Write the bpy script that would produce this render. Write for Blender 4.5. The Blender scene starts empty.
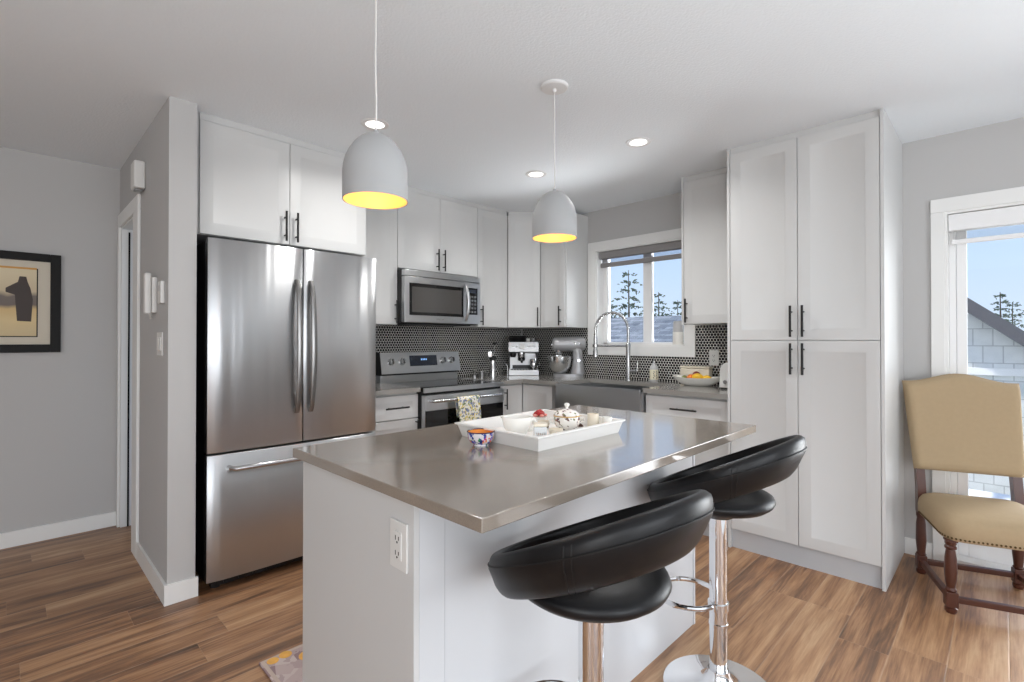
import bpy, bmesh, math, random
from mathutils import Vector, Matrix
random.seed(7)
PI = math.pi
S = bpy.context.scene
COL = S.collection

# ------------------------------------------------------------------ camera, world, lights, exposure
YAW, PITCH, FPX, CY = math.radians(44.5837), math.radians(0.4169), 498.39, 336.852
cam = bpy.data.cameras.new('camera')
cam.sensor_width = 36.0
cam.lens = 36.0 * FPX / 1024
cam.shift_y = (CY - 341.0) / 1024
cam.clip_start = 0.05
camo = bpy.data.objects.new('camera', cam)
COL.objects.link(camo)
camo.location = (0, 0, 1.2626)
camo.rotation_euler = (PI / 2 + PITCH, 0, YAW - PI / 2)
S.camera = camo

S.view_settings.view_transform = 'Standard'
S.view_settings.look = 'None'
S.view_settings.gamma = 1.0
S.view_settings.use_curve_mapping = False
S.view_settings.exposure = 0.0
S.cycles.max_bounces = 12
S.cycles.diffuse_bounces = 6
S.cycles.glossy_bounces = 6
S.cycles.transparent_max_bounces = 16
S.cycles.sample_clamp_indirect = 6.0
S.cycles.use_denoising = True

world = bpy.data.worlds.new('sky')
S.world = world
world.use_nodes = True
wn = world.node_tree
wn.nodes.clear()
wo = wn.nodes.new('ShaderNodeOutputWorld')
wb = wn.nodes.new('ShaderNodeBackground')
tc = wn.nodes.new('ShaderNodeTexCoord')
sx = wn.nodes.new('ShaderNodeSeparateXYZ')
rp = wn.nodes.new('ShaderNodeValToRGB')
rp.color_ramp.elements[0].position = 0.0
rp.color_ramp.elements[0].color = (0.70, 0.82, 0.97, 1)
rp.color_ramp.elements[1].position = 0.45
rp.color_ramp.elements[1].color = (0.28, 0.49, 0.95, 1)
e = rp.color_ramp.elements.new(0.12)
e.color = (0.58, 0.76, 1.0, 1)
wn.links.new(tc.outputs['Generated'], sx.inputs[0])
wn.links.new(sx.outputs['Z'], rp.inputs[0])
wn.links.new(rp.outputs[0], wb.inputs[0])
wb.inputs[1].default_value = 1.08
wn.links.new(wb.outputs[0], wo.inputs[0])


def area(name, loc, target, sxz, power, color=(1, 1, 1)):
    l = bpy.data.lights.new(name, 'AREA')
    l.shape = 'RECTANGLE'
    l.size, l.size_y = sxz
    l.energy = power
    l.color = color
    o = bpy.data.objects.new(name, l)
    COL.objects.link(o)
    o.location = loc
    o.rotation_euler = (Vector(target) - Vector(loc)).to_track_quat('-Z', 'Y').to_euler()
    return o


# daylight at the living room window behind the camera and at the patio door
area('daylight_rear_window', (-0.1, -3.9, 1.4), (0.3, 5, 2.4), (3.4, 1.9), 92, (0.98, 0.99, 1.0))
area('added_side_fill', (-3.4, -1.6, 1.4), (5, -1.0, 2.2), (2.6, 1.8), 76, (1.0, 0.99, 0.97))  # fill lamp added at an unseen left opening, lifts surfaces facing it
area('daylight_patio_door', (4.1, -1.05, 1.1), (0.5, -0.2, 1.8), (1.7, 2.0), 138, (0.95, 0.98, 1.0))
area('daylight_kitchen_window', (4.35, 2.2, 2.35), (3.2, 2.45, 1.1), (0.9, 0.7), 30, (0.95, 0.98, 1.0))
area('daylight_off_the_roof', (4.30, 2.2, 0.85), (2.7, 2.3, 2.55), (1.0, 0.6), 95, (0.96, 0.98, 1.0))
sun = bpy.data.lights.new('sun', 'SUN')
sun.energy = 3.2
sun.angle = math.radians(3)
sun.color = (1.0, 0.95, 0.88)
suno = bpy.data.objects.new('sun', sun)
COL.objects.link(suno)
suno.rotation_euler = Vector((1.0, 0.55, -1.9)).to_track_quat('-Z', 'Y').to_euler()

# ------------------------------------------------------------------ materials


def lin(r, g, b):
    def f(c):
        c /= 255
        return c / 12.92 if c <= 0.04045 else ((c + 0.055) / 1.055) ** 2.4
    return (f(r), f(g), f(b), 1)


def mat(name, col, rough=0.5, metal=0.0, spec=0.5, bump=0, bscale=50, bdist=0.002, vary=0, vscale=6, **kw):
    m = bpy.data.materials.new(name)
    m.use_nodes = True
    nt = m.node_tree
    b = nt.nodes['Principled BSDF']
    b.inputs['Base Color'].default_value = col
    b.inputs['Roughness'].default_value = rough
    b.inputs['Metallic'].default_value = metal
    b.inputs['Specular IOR Level'].default_value = spec
    for k, v in kw.items():
        b.inputs[k.replace('_', ' ')].default_value = v
    if bump or vary:
        t = nt.nodes.new('ShaderNodeTexCoord')
    if bump:
        n = nt.nodes.new('ShaderNodeTexNoise')
        n.inputs['Scale'].default_value = bscale
        n.inputs['Detail'].default_value = 3
        nt.links.new(t.outputs['Object'], n.inputs['Vector'])
        bp = nt.nodes.new('ShaderNodeBump')
        bp.inputs['Strength'].default_value = bump
        bp.inputs['Distance'].default_value = bdist
        nt.links.new(n.outputs[0], bp.inputs['Height'])
        nt.links.new(bp.outputs[0], b.inputs['Normal'])
    if vary:
        n = nt.nodes.new('ShaderNodeTexNoise')
        n.inputs['Scale'].default_value = vscale
        n.inputs['Detail'].default_value = 4
        nt.links.new(t.outputs['Object'], n.inputs['Vector'])
        mx = nt.nodes.new('ShaderNodeMix')
        mx.data_type = 'RGBA'
        mx.inputs[6].default_value = tuple(c * (1 - vary) for c in col[:3]) + (1,)
        mx.inputs[7].default_value = tuple(min(1, c * (1 + vary)) for c in col[:3]) + (1,)
        nt.links.new(n.outputs[0], mx.inputs[0])
        nt.links.new(mx.outputs[2], b.inputs['Base Color'])
    return m


def emit(name, col, strength):
    m = bpy.data.materials.new(name)
    m.use_nodes = True
    b = m.node_tree.nodes['Principled BSDF']
    b.inputs['Base Color'].default_value = col
    b.inputs['Emission Color'].default_value = col
    b.inputs['Emission Strength'].default_value = strength
    return m


class NT:
    """small helper for node graphs"""
    def __init__(self, m):
        self.nt = m.node_tree
        self.b = self.nt.nodes['Principled BSDF']

    def n(self, t, **kw):
        x = self.nt.nodes.new(t)
        for k, v in kw.items():
            setattr(x, k, v)
        return x

    def l(self, a, b):
        self.nt.links.new(a, b)

    def m(self, op, a, b=None, c=None):
        x = self.n('ShaderNodeMath', operation=op)
        for i, v in enumerate((a, b, c)):
            if v is None:
                continue
            if isinstance(v, (int, float)):
                x.inputs[i].default_value = v
            else:
                self.l(v, x.inputs[i])
        return x.outputs[0]

    def ramp(self, fac, stops):
        r = self.n('ShaderNodeValToRGB')
        els = r.color_ramp.elements
        els[0].position, els[0].color = stops[0]
        els[1].position, els[1].color = stops[-1]
        for p, c in stops[1:-1]:
            q = els.new(p)
            q.color = c
        self.l(fac, r.inputs[0])
        return r.outputs[0]

    def mix(self, f, a, b, mode='MIX'):
        x = self.n('ShaderNodeMix', data_type='RGBA', blend_type=mode)
        for s, v in ((x.inputs[0], f), (x.inputs[6], a), (x.inputs[7], b)):
            if hasattr(v, 'is_output'):
                self.l(v, s)
            else:
                s.default_value = v
        return x.outputs[2]


def floor_material():
    m = mat('oak_planks', (0.3, 0.2, 0.12, 1), 0.46, spec=0.9)
    g = NT(m)
    t = g.n('ShaderNodeTexCoord')
    s = g.n('ShaderNodeSeparateXYZ')
    g.l(t.outputs['Object'], s.inputs[0])
    x, y = s.outputs[0], s.outputs[1]
    PW, PL = 0.1725, 1.22
    yy = g.m('DIVIDE', g.m('SUBTRACT', y, 0.3335), PW)
    row = g.m('FLOOR', yy)
    fy = g.m('SUBTRACT', yy, row)
    wr = g.n('ShaderNodeTexWhiteNoise', noise_dimensions='1D')
    g.l(g.m('ADD', row, 0.37), wr.inputs['W'])
    xx = g.m('DIVIDE', g.m('ADD', x, g.m('MULTIPLY', wr.outputs['Value'], 3.7)), PL)
    colm = g.m('FLOOR', xx)
    fx = g.m('SUBTRACT', xx, colm)
    pid = g.m('ADD', g.m('MULTIPLY', row, 17.31), g.m('MULTIPLY', colm, 5.77))
    wp = g.n('ShaderNodeTexWhiteNoise', noise_dimensions='1D')
    g.l(pid, wp.inputs['W'])
    # stretched grain
    cv = g.n('ShaderNodeCombineXYZ')
    g.l(g.m('MULTIPLY', x, 1.3), cv.inputs[0])
    g.l(g.m('MULTIPLY', y, 15.0), cv.inputs[1])
    g.l(g.m('MULTIPLY', wp.outputs['Value'], 40.0), cv.inputs[2])
    n1 = g.n('ShaderNodeTexNoise')
    n1.inputs['Scale'].default_value = 1.0
    n1.inputs['Detail'].default_value = 6
    n1.inputs['Roughness'].default_value = 0.62
    n1.inputs['Distortion'].default_value = 0.5
    g.l(cv.outputs[0], n1.inputs['Vector'])
    cv2 = g.n('ShaderNodeCombineXYZ')
    g.l(g.m('MULTIPLY', x, 6.0), cv2.inputs[0])
    g.l(g.m('MULTIPLY', y, 150.0), cv2.inputs[1])
    g.l(g.m('MULTIPLY', wp.outputs['Value'], 40.0), cv2.inputs[2])
    n2 = g.n('ShaderNodeTexNoise')
    n2.inputs['Scale'].default_value = 1.0
    n2.inputs['Detail'].default_value = 3
    g.l(cv2.outputs[0], n2.inputs['Vector'])
    fac = g.m('ADD', g.m('MULTIPLY', n1.outputs[0], 0.80), g.m('MULTIPLY', n2.outputs[0], 0.24))
    fac = g.m('ADD', fac, g.m('MULTIPLY', g.m('SUBTRACT', wp.outputs['Value'], 0.5), 0.14))
    c = g.ramp(fac, [(0.29, lin(74, 54, 39)), (0.42, lin(118, 83, 56)), (0.51, lin(152, 110, 75)),
                     (0.60, lin(176, 135, 97)), (0.76, lin(202, 166, 128))])
    # bevelled joints, the light they catch painted in as a paler tone
    ey = g.m('MINIMUM', fy, g.m('SUBTRACT', 1.0, fy))
    ex = g.m('MULTIPLY', g.m('MINIMUM', fx, g.m('SUBTRACT', 1.0, fx)), 2.6 * PL / PW)
    edge = g.m('MINIMUM', ex, ey)
    joint = g.n('ShaderNodeMapRange')
    joint.inputs['From Min'].default_value = 0.0
    joint.inputs['From Max'].default_value = 0.022
    g.l(edge, joint.inputs['Value'])
    c = g.mix(g.m('MULTIPLY', g.m('SUBTRACT', 1.0, joint.outputs[0]), 0.22), c, lin(205, 185, 160))
    g.l(c, g.b.inputs['Base Color'])
    bp = g.n('ShaderNodeBump')
    bp.inputs['Strength'].default_value = 0.35
    bp.inputs['Distance'].default_value = 0.002
    g.l(g.m('ADD', g.m('MULTIPLY', joint.outputs[0], 1.0), g.m('MULTIPLY', n2.outputs[0], 0.25)), bp.inputs['Height'])
    g.l(bp.outputs[0], g.b.inputs['Normal'])
    return m


def penny_material():
    m = mat('penny_round_tiles', (0.02, 0.02, 0.022, 1), 0.15)
    g = NT(m)
    t = g.n('ShaderNodeTexCoord')
    s = g.n('ShaderNodeSeparateXYZ')
    g.l(t.outputs['Object'], s.inputs[0])
    P = 0.0235
    h = math.sqrt(3)
    u = g.m('DIVIDE', s.outputs[0], P)
    v = g.m('DIVIDE', s.outputs[2], P * h)

    def cell(off):
        a = g.m('SUBTRACT', g.m('FRACT', g.m('ADD', u, off)), 0.5)
        b = g.m('MULTIPLY', g.m('SUBTRACT', g.m('FRACT', g.m('ADD', v, off)), 0.5), h)
        return g.m('SQRT', g.m('ADD', g.m('MULTIPLY', a, a), g.m('MULTIPLY', b, b)))
    d = g.m('MINIMUM', cell(100.0), cell(100.5))
    r = g.n('ShaderNodeMapRange')
    r.inputs['From Min'].default_value = 0.425
    r.inputs['From Max'].default_value = 0.465
    g.l(d, r.inputs['Value'])
    k = r.outputs[0]
    g.l(g.mix(k, (0.012, 0.012, 0.013, 1), lin(226, 223, 217)), g.b.inputs['Base Color'])
    g.l(g.m('ADD', g.m('MULTIPLY', k, 0.6), 0.16), g.b.inputs['Roughness'])
    bp = g.n('ShaderNodeBump')
    bp.inputs['Strength'].default_value = 0.5
    bp.inputs['Distance'].default_value = 0.002
    r2 = g.n('ShaderNodeMapRange', interpolation_type='SMOOTHSTEP')
    r2.inputs['From Min'].default_value = 0.3
    r2.inputs['From Max'].default_value = 0.5
    r2.inputs['To Min'].default_value = 1.0
    r2.inputs['To Max'].default_value = 0.0
    g.l(d, r2.inputs['Value'])
    g.l(r2.outputs[0], bp.inputs['Height'])
    g.l(bp.outputs[0], g.b.inputs['Normal'])
    return m


def steel_material(name, base=0.56, rough=0.27, aniso=0.75, brush=0.12, rot=0.0):
    m = mat(name, (base * 0.98, base * 0.995, base * 1.01, 1), rough, 1.0)
    g = NT(m)
    g.b.inputs['Anisotropic'].default_value = aniso
    g.b.inputs['Anisotropic Rotation'].default_value = rot
    tg = g.n('ShaderNodeTangent', direction_type='UV_MAP')
    tg.uv_map = 'grain'
    g.l(tg.outputs[0], g.b.inputs['Tangent'])
    t = g.n('ShaderNodeTexCoord')
    s = g.n('ShaderNodeSeparateXYZ')
    g.l(t.outputs['Object'], s.inputs[0])
    cv = g.n('ShaderNodeCombineXYZ')
    g.l(g.m('MULTIPLY', s.outputs[0], 9.0), cv.inputs[0])
    g.l(g.m('MULTIPLY', s.outputs[1], 9.0), cv.inputs[1])
    g.l(g.m('MULTIPLY', s.outputs[2], 0.35), cv.inputs[2])
    n = g.n('ShaderNodeTexNoise')
    n.inputs['Scale'].default_value = 1.0
    n.inputs['Detail'].default_value = 2.0
    g.l(cv.outputs[0], n.inputs['Vector'])
    bp = g.n('ShaderNodeBump')
    bp.inputs['Strength'].default_value = brush
    bp.inputs['Distance'].default_value = 0.02
    g.l(n.outputs[0], bp.inputs['Height'])
    g.l(bp.outputs[0], g.b.inputs['Normal'])
    return m


def quartz_material(name, c, rough=0.1):
    m = mat(name, c, rough, spec=0.8)
    g = NT(m)
    t = g.n('ShaderNodeTexCoord')
    n = g.n('ShaderNodeTexNoise')
    n.inputs['Scale'].default_value = 420
    n.inputs['Detail'].default_value = 2
    g.l(t.outputs['Object'], n.inputs['Vector'])
    n2 = g.n('ShaderNodeTexNoise')
    n2.inputs['Scale'].default_value = 5
    n2.inputs['Detail'].default_value = 5
    g.l(t.outputs['Object'], n2.inputs['Vector'])
    f = g.m('ADD', g.m('MULTIPLY', n.outputs[0], 0.7), g.m('MULTIPLY', n2.outputs[0], 0.3))
    a = tuple(q * 0.88 for q in c[:3]) + (1,)
    b = tuple(q * 1.12 for q in c[:3]) + (1,)
    g.l(g.ramp(f, [(0.3, a), (0.5, c), (0.7, b)]), g.b.inputs['Base Color'])
    return m


def glass_material(name, tint=(1, 1, 1, 1), gloss=0.08):
    m = bpy.data.materials.new(name)
    m.use_nodes = True
    nt = m.node_tree
    nt.nodes.clear()
    o = nt.nodes.new('ShaderNodeOutputMaterial')
    tr = nt.nodes.new('ShaderNodeBsdfTransparent')
    tr.inputs[0].default_value = tint
    gl = nt.nodes.new('ShaderNodeBsdfGlossy')
    gl.inputs['Roughness'].default_value = 0.02
    fr = nt.nodes.new('ShaderNodeFresnel')
    fr.inputs[0].default_value = 1.35
    mx = nt.nodes.new('ShaderNodeMixShader')
    nt.links.new(fr.outputs[0], mx.inputs[0])
    nt.links.new(tr.outputs[0], mx.inputs[1])
    nt.links.new(gl.outputs[0], mx.inputs[2])
    nt.links.new(mx.outputs[0], o.inputs[0])
    return m


def pattern_material(name, base, cols, scale, thresh=0.52, rough=0.3, voronoi=True, spec=0.5):
    """blotches of several colours over a base colour (painted flowers)"""
    m = mat(name, base, rough, spec=spec)
    g = NT(m)
    t = g.n('ShaderNodeTexCoord')
    v = g.n('ShaderNodeTexVoronoi')
    v.inputs['Scale'].default_value = scale
    g.l(t.outputs['Object'], v.inputs['Vector'])
    s = g.n('ShaderNodeSeparateColor')
    g.l(v.outputs['Color'], s.inputs[0])
    stops = [(i / len(cols), c) for i, c in enumerate(cols)]
    stops.append((1.0, cols[-1]))
    r = g.n('ShaderNodeValToRGB')
    r.color_ramp.interpolation = 'CONSTANT'
    els = r.color_ramp.elements
    els[0].position, els[0].color = stops[0]
    els[1].position, els[1].color = stops[-1]
    for p, c in stops[1:-1]:
        q = els.new(p)
        q.color = c
    g.l(s.outputs[0], r.inputs[0])
    n = g.n('ShaderNodeTexNoise')
    n.inputs['Scale'].default_value = scale * 0.9
    n.inputs['Detail'].default_value = 3
    g.l(t.outputs['Object'], n.inputs['Vector'])
    k = g.m('GREATER_THAN', n.outputs[0], thresh)
    g.l(g.mix(k, base, r.outputs[0]), g.b.inputs['Base Color'])
    return m


M = {}
M['wall'] = mat('wall_paint', lin(189, 188, 187), 0.85, spec=0.2, bump=0.08, bscale=180, bdist=0.001)
M['hall_wall'] = M['wall']
M['ceiling'] = mat('ceiling_texture', lin(238, 243, 247), 0.95, spec=0.1, bump=0.55, bscale=95, bdist=0.004)
M['trim'] = mat('white_trim', lin(232, 232, 230), 0.4)
M['cab'] = mat('white_cabinet', lin(202, 202, 201), 0.38, spec=0.4)
M['island'] = mat('white_island_panel', lin(203, 205, 208), 0.35, spec=0.4)
M['toe'] = mat('grey_toe_kick', lin(184, 186, 189), 0.4)
M['black'] = mat('black_metal', lin(26, 25, 24), 0.4, 0.3)
M['gap'] = mat('dark_gap', lin(8, 8, 8), 0.7, spec=0.1)
M['floor'] = floor_material()
M['penny'] = penny_material()
M['steel'] = steel_material('brushed_steel', 0.55, 0.30, 0.8, 0.22, 0.25)
M['steel2'] = steel_material('appliance_steel', 0.62, 0.3, 0.6, 0.05, 0.25)
M['steel_dark'] = steel_material('sink_steel', 0.42, 0.32, 0.5, 0.05)
M['handle_dark'] = mat('handle_steel', (0.30, 0.295, 0.29, 1), 0.3, 1.0)
M['chrome'] = mat('chrome', (0.82, 0.82, 0.83, 1), 0.06, 1.0)
M['nickel'] = mat('brushed_nickel', (0.55, 0.55, 0.55, 1), 0.25, 1.0)
M['quartz'] = quartz_material('grey_quartz', lin(143, 133, 122), 0.16)
for _m in ('quartz',):
    _b = M[_m].node_tree.nodes['Principled BSDF']
    _b.inputs['Coat Weight'].default_value = 0.45
    _b.inputs['Coat Roughness'].default_value = 0.08
    _b.inputs['Coat IOR'].default_value = 1.7
M['quartz2'] = quartz_material('grey_worktop_quartz', lin(140, 137, 132), 0.12)
M['leather'] = mat('black_leather', lin(18, 18, 20), 0.40, spec=0.34, bump=0.12, bscale=260, bdist=0.0008)
M['stitch'] = mat('black_thread', lin(8, 8, 9), 0.6)
M['glassblack'] = mat('black_glass', lin(10, 10, 11), 0.05, spec=0.6)
M['mwglass'] = mat('dark_oven_glass', lin(70, 68, 66), 0.06, spec=0.8)
M['plastic_w'] = mat('white_plastic', lin(218, 217, 214), 0.35)
M['plastic_k'] = mat('black_plastic', lin(16, 16, 17), 0.4)
M['ceramic'] = mat('white_ceramic', lin(240, 238, 232), 0.15, vary=0.03, vscale=20)
M['cream_cer'] = mat('cream_ceramic', lin(230, 221, 203), 0.35, vary=0.05, vscale=30)
M['gold'] = mat('gold_line', lin(200, 160, 80), 0.3, 0.6)
M['glass'] = glass_material('window_glass')
M['clear'] = glass_material('clear_glass', (0.93, 0.95, 0.95, 1))
M['frost'] = mat('frosted_glass', lin(190, 190, 190), 0.3)
M['vinyl'] = mat('white_vinyl', lin(236, 236, 236), 0.35)
M['shade'] = mat('pendant_white', lin(168, 169, 170), 0.55)
M['fixture'] = mat('white_fixture', lin(228, 228, 228), 0.5)
M['gold_in'] = mat('pendant_gold_lining', lin(238, 180, 100), 0.55)
M['bulb'] = emit('warm_bulb', (1.0, 0.78, 0.42, 1), 4)
M['led'] = emit('downlight_diffuser', (1.0, 0.97, 0.92, 1), 2.2)
M['blind'] = mat('grey_blind_fabric', lin(140, 137, 137), 0.8, bump=0.2, bscale=400, bdist=0.0005)
M['cream_fab'] = mat('cream_linen', lin(170, 149, 119), 0.85, spec=0.2, bump=0.25, bscale=600, bdist=0.0006, vary=0.05, vscale=60)
M['cherry'] = mat('dark_cherry_wood', lin(78, 42, 30), 0.3, spec=0.5, vary=0.35, vscale=9)
M['brass'] = mat('antique_nail', lin(96, 78, 50), 0.35, 0.9)
M['towel'] = pattern_material('flowered_towel', lin(228, 225, 214), [lin(205, 190, 110), lin(140, 155, 175), lin(120, 135, 95), lin(225, 205, 130), lin(120, 125, 160)], 60, 0.5, 0.9, spec=0.1)
M['bowl_out'] = pattern_material('painted_bowl_glaze', lin(225, 222, 225), [lin(60, 80, 160), lin(190, 60, 150), lin(60, 140, 90), lin(120, 110, 190), lin(230, 120, 40), lin(40, 60, 110)], 75, 0.5, 0.15)
M['orange'] = mat('orange_glaze', lin(236, 150, 52), 0.2, vary=0.2, vscale=30)
M['tureen'] = pattern_material('flowered_porcelain', lin(236, 232, 226), [lin(100, 70, 60), lin(120, 130, 90), lin(150, 110, 100), lin(110, 80, 90)], 70, 0.57, 0.15)
M['red'] = mat('red_petal', lin(176, 30, 32), 0.5, vary=0.25, vscale=60)
M['pink'] = mat('pink_petal', lin(226, 150, 140), 0.5)
M['mat'] = pattern_material('printed_mat', lin(176, 158, 156), [lin(196, 182, 178), lin(150, 128, 130), lin(186, 168, 165)], 14, 0.45, 0.8, spec=0.1)
M['mat_border'] = mat('mat_border', lin(190, 172, 160), 0.8, vary=0.1, vscale=40)
M['mat_fruit'] = mat('printed_fruit', lin(224, 170, 84), 0.8, vary=0.2, vscale=50)
M['lemon'] = mat('yellow_fruit', lin(240, 190, 40), 0.4, vary=0.1, vscale=60)
M['tangerine'] = mat('orange_fruit', lin(226, 120, 30), 0.45, vary=0.1, vscale=60)
M['plum'] = mat('dark_red_fruit', lin(120, 40, 30), 0.35, vary=0.2, vscale=60)
M['leafy'] = mat('green_fruit', lin(120, 130, 60), 0.5, vary=0.15, vscale=60)
M['label'] = mat('cream_label', lin(228, 222, 196), 0.6)
M['ink'] = mat('black_ink', lin(20, 20, 20), 0.6)
M['display'] = mat('display_glass', lin(42, 48, 60), 0.1, vary=0.5, vscale=60)
M['digit'] = emit('display_digits', lin(120, 165, 220), 1.2)
M['mixer'] = mat('silver_enamel', (0.40, 0.40, 0.41, 1), 0.35, 0.35)
M['softchrome'] = mat('polished_bowl_steel', (0.78, 0.78, 0.77, 1), 0.22, 1.0)
M['frame'] = mat('black_picture_frame', lin(16, 14, 13), 0.55, spec=0.25)
M['passe'] = mat('cream_mount', lin(206, 198, 182), 0.8)
M['orange_line'] = mat('gilt_fillet', lin(196, 140, 50), 0.4)
M['shingle'] = None


# ------------------------------------------------------------------ mesh helpers
class MB:
    def __init__(self):
        self.bm = bmesh.new()
        self.mi = 0
        self.wn = False
        self.mats = []

    def use(self, m):
        if m not in self.mats:
            self.mats.append(m)
        self.mi = self.mats.index(m)
        return self

    def _tag(self, n0):
        self.bm.faces.ensure_lookup_table()
        for f in self.bm.faces[n0:]:
            f.material_index = self.mi

    def box(self, x0, x1, y0, y1, z0, z1, bev=0.0, seg=2, rot=None, about=None):
        n0 = len(self.bm.faces)
        tmp = bmesh.new()
        bmesh.ops.create_cube(tmp, size=1)
        for v in tmp.verts:
            v.co = Vector(((x0 + x1) / 2 + v.co.x * (x1 - x0), (y0 + y1) / 2 + v.co.y * (y1 - y0), (z0 + z1) / 2 + v.co.z * (z1 - z0)))
        if bev:
            self.wn = True
            bmesh.ops.bevel(tmp, geom=list(tmp.edges), offset=bev, segments=seg, affect='EDGES', profile=0.5)
        if rot is not None:
            c = Vector(about if about else ((x0 + x1) / 2, (y0 + y1) / 2, (z0 + z1) / 2))
            for v in tmp.verts:
                v.co = rot @ (v.co - c) + c
        self._merge(tmp)
        return self

    def _merge(self, tmp, flip=False):
        mp = {}
        for v in tmp.verts:
            mp[v] = self.bm.verts.new(v.co)
        for f in tmp.faces:
            try:
                nf = self.bm.faces.new([mp[v] for v in f.verts])
                nf.material_index = self.mi
            except ValueError:
                pass
        tmp.free()

    def ring(self, pts):
        return [self.bm.verts.new(p) for p in pts]

    def skin(self, r0, r1, closed=True):
        n = len(r0)
        for i in range(n if closed else n - 1):
            j = (i + 1) % n
            f = self.bm.faces.new((r0[i], r0[j], r1[j], r1[i]))
            f.material_index = self.mi

    def cap(self, r, flip=False):
        f = self.bm.faces.new(r[::-1] if flip else r)
        f.material_index = self.mi

    def loft(self, rings, closed=True, caps=True):
        R = [self.ring(p) for p in rings]
        for a, b in zip(R, R[1:]):
            self.skin(a, b, closed)
        if caps and closed:
            self.cap(R[0], True)
            self.cap(R[-1])
        return self

    def lathe(self, prof, c=(0, 0), seg=32, ax='Z', caps=True, sx=1, sy=1):
        rings = []
        for r, z in prof:
            r = max(r, 0.0004)
            ring = []
            for i in range(seg):
                a = 2 * PI * i / seg
                p = (c[0] + sx * r * math.cos(a), c[1] + sy * r * math.sin(a), z)
                ring.append(p)
            rings.append(ring)
        return self.loft(rings, True, caps)

    def cyl(self, p, q, r, r2=None, seg=20):
        p, q = Vector(p), Vector(q)
        d = (q - p).normalized()
        u = d.orthogonal().normalized()
        w = d.cross(u)
        r2 = r if r2 is None else r2
        rr = []
        for c, R in ((p, r), (q, r2)):
            rr.append([c + (u * math.cos(2 * PI * i / seg) + w * math.sin(2 * PI * i / seg)) * R for i in range(seg)])
        return self.loft(rr)

    def tube(self, pts, r, seg=10, closed=False):
        pts = [Vector(p) for p in pts]
        n = len(pts)
        rs = r if isinstance(r, (list, tuple)) else [r] * n
        tang = []
        for i in range(n):
            if closed:
                t = pts[(i + 1) % n] - pts[i - 1]
            else:
                t = pts[min(i + 1, n - 1)] - pts[max(i - 1, 0)]
            tang.append(t.normalized())
        u = tang[0].orthogonal().normalized()
        rings = []
        for i in range(n):
            u = (u - tang[i] * u.dot(tang[i])).normalized()
            w = tang[i].cross(u)
            rings.append([pts[i] + (u * math.cos(2 * PI * k / seg) + w * math.sin(2 * PI * k / seg)) * rs[i] for k in range(seg)])
        if closed:
            R = [self.ring(p) for p in rings]
            for i in range(n):
                a, b = R[i], R[(i + 1) % n]
                if i == n - 1:
                    # best rotation match
                    best = min(range(seg), key=lambda s: (a[0].co - b[s].co).length)
                    b = b[best:] + b[:best]
                self.skin(a, b)
            return self
        return self.loft(rings)

    def ball(self, c, r, seg=16, rings=10):
        rx, ry, rz = r if isinstance(r, (tuple, list)) else (r, r, r)
        prof = []
        for i in range(rings + 1):
            a = -PI / 2 + PI * i / rings
            prof.append((math.cos(a), math.sin(a)))
        rr = []
        for pr, pz in prof:
            pr = max(pr, 0.01)
            rr.append([(c[0] + rx * pr * math.cos(2 * PI * k / seg), c[1] + ry * pr * math.sin(2 * PI * k / seg), c[2] + rz * pz) for k in range(seg)])
        return self.loft(rr)

    def prism(self, pts, d0, d1, plane='XZ'):
        """outline pts (a,b); plane XZ extrudes along Y, XY along Z, YZ along X"""
        def P(a, b, d):
            return {'XZ': (a, d, b), 'XY': (a, b, d), 'YZ': (d, a, b)}[plane]
        return self.loft([[P(a, b, d0) for a, b in pts], [P(a, b, d1) for a, b in pts]])

    def shaker(self, x0, x1, z0, z1, y=-0.02, t=0.019, rail=0.058, rec=0.0045):
        """framed front facing -Y: outer face at y, recessed panel"""
        def rect(a, yy):
            return [(x0 + a, yy, z0 + a), (x1 - a, yy, z0 + a), (x1 - a, yy, z1 - a), (x0 + a, yy, z1 - a)]
        rings = [rect(0, y + t), rect(0, y + 0.0015), rect(0.0015, y), rect(rail, y), rect(rail + 0.007, y + rec), ]
        R = [self.ring(p) for p in rings]
        for a, b in zip(R, R[1:]):
            self.skin(a, b)
        self.cap(R[0], True)
        self.cap(R[-1])
        return self

    def build(self, name, m=None, parent=None, ang=35, loc=None, rz=0.0, smooth=True):
        bm = self.bm
        bmesh.ops.recalc_face_normals(bm, faces=list(bm.faces))
        me = bpy.data.meshes.new(name)
        uv = bm.loops.layers.uv.new('grain')
        for f in bm.faces:
            n = f.normal
            for l in f.loops:
                c = l.vert.co
                if abs(n.z) > 0.9:
                    l[uv].uv = (c.x, c.y)
                elif abs(n.x) > abs(n.y):
                    l[uv].uv = (c.y, c.z)
                else:
                    l[uv].uv = (c.x, c.z)
        bm.to_mesh(me)
        bm.free()
        ms = self.mats if self.mats else [m]
        for q in ms:
            me.materials.append(q)
        if smooth:
            me.shade_smooth()
            me.set_sharp_from_angle(angle=math.radians(ang))
        o = bpy.data.objects.new(name, me)
        COL.objects.link(o)
        if self.wn and smooth:
            wm = o.modifiers.new('weighted_normal', 'WEIGHTED_NORMAL')
            wm.keep_sharp = True
            wm.weight = 100
        if parent is not None:
            o.parent = parent
        if loc is not None:
            o.location = loc
        o.rotation_euler.z = rz
        return o


def thing(name, label, cat, loc=(0, 0, 0), rz=0.0, group=None):
    o = bpy.data.objects.new(name, None)
    o.empty_display_size = 0.1
    COL.objects.link(o)
    o.location = loc
    o.rotation_euler.z = rz
    tag(o, label, cat, group)
    return o


def tag(o, label, cat, group=None):
    o['label'] = label
    o['category'] = cat
    if group:
        o['group'] = group
    return o


def struct(o, label=None):
    o['kind'] = 'structure'
    if label:
        o['label'] = label
    return o


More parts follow.
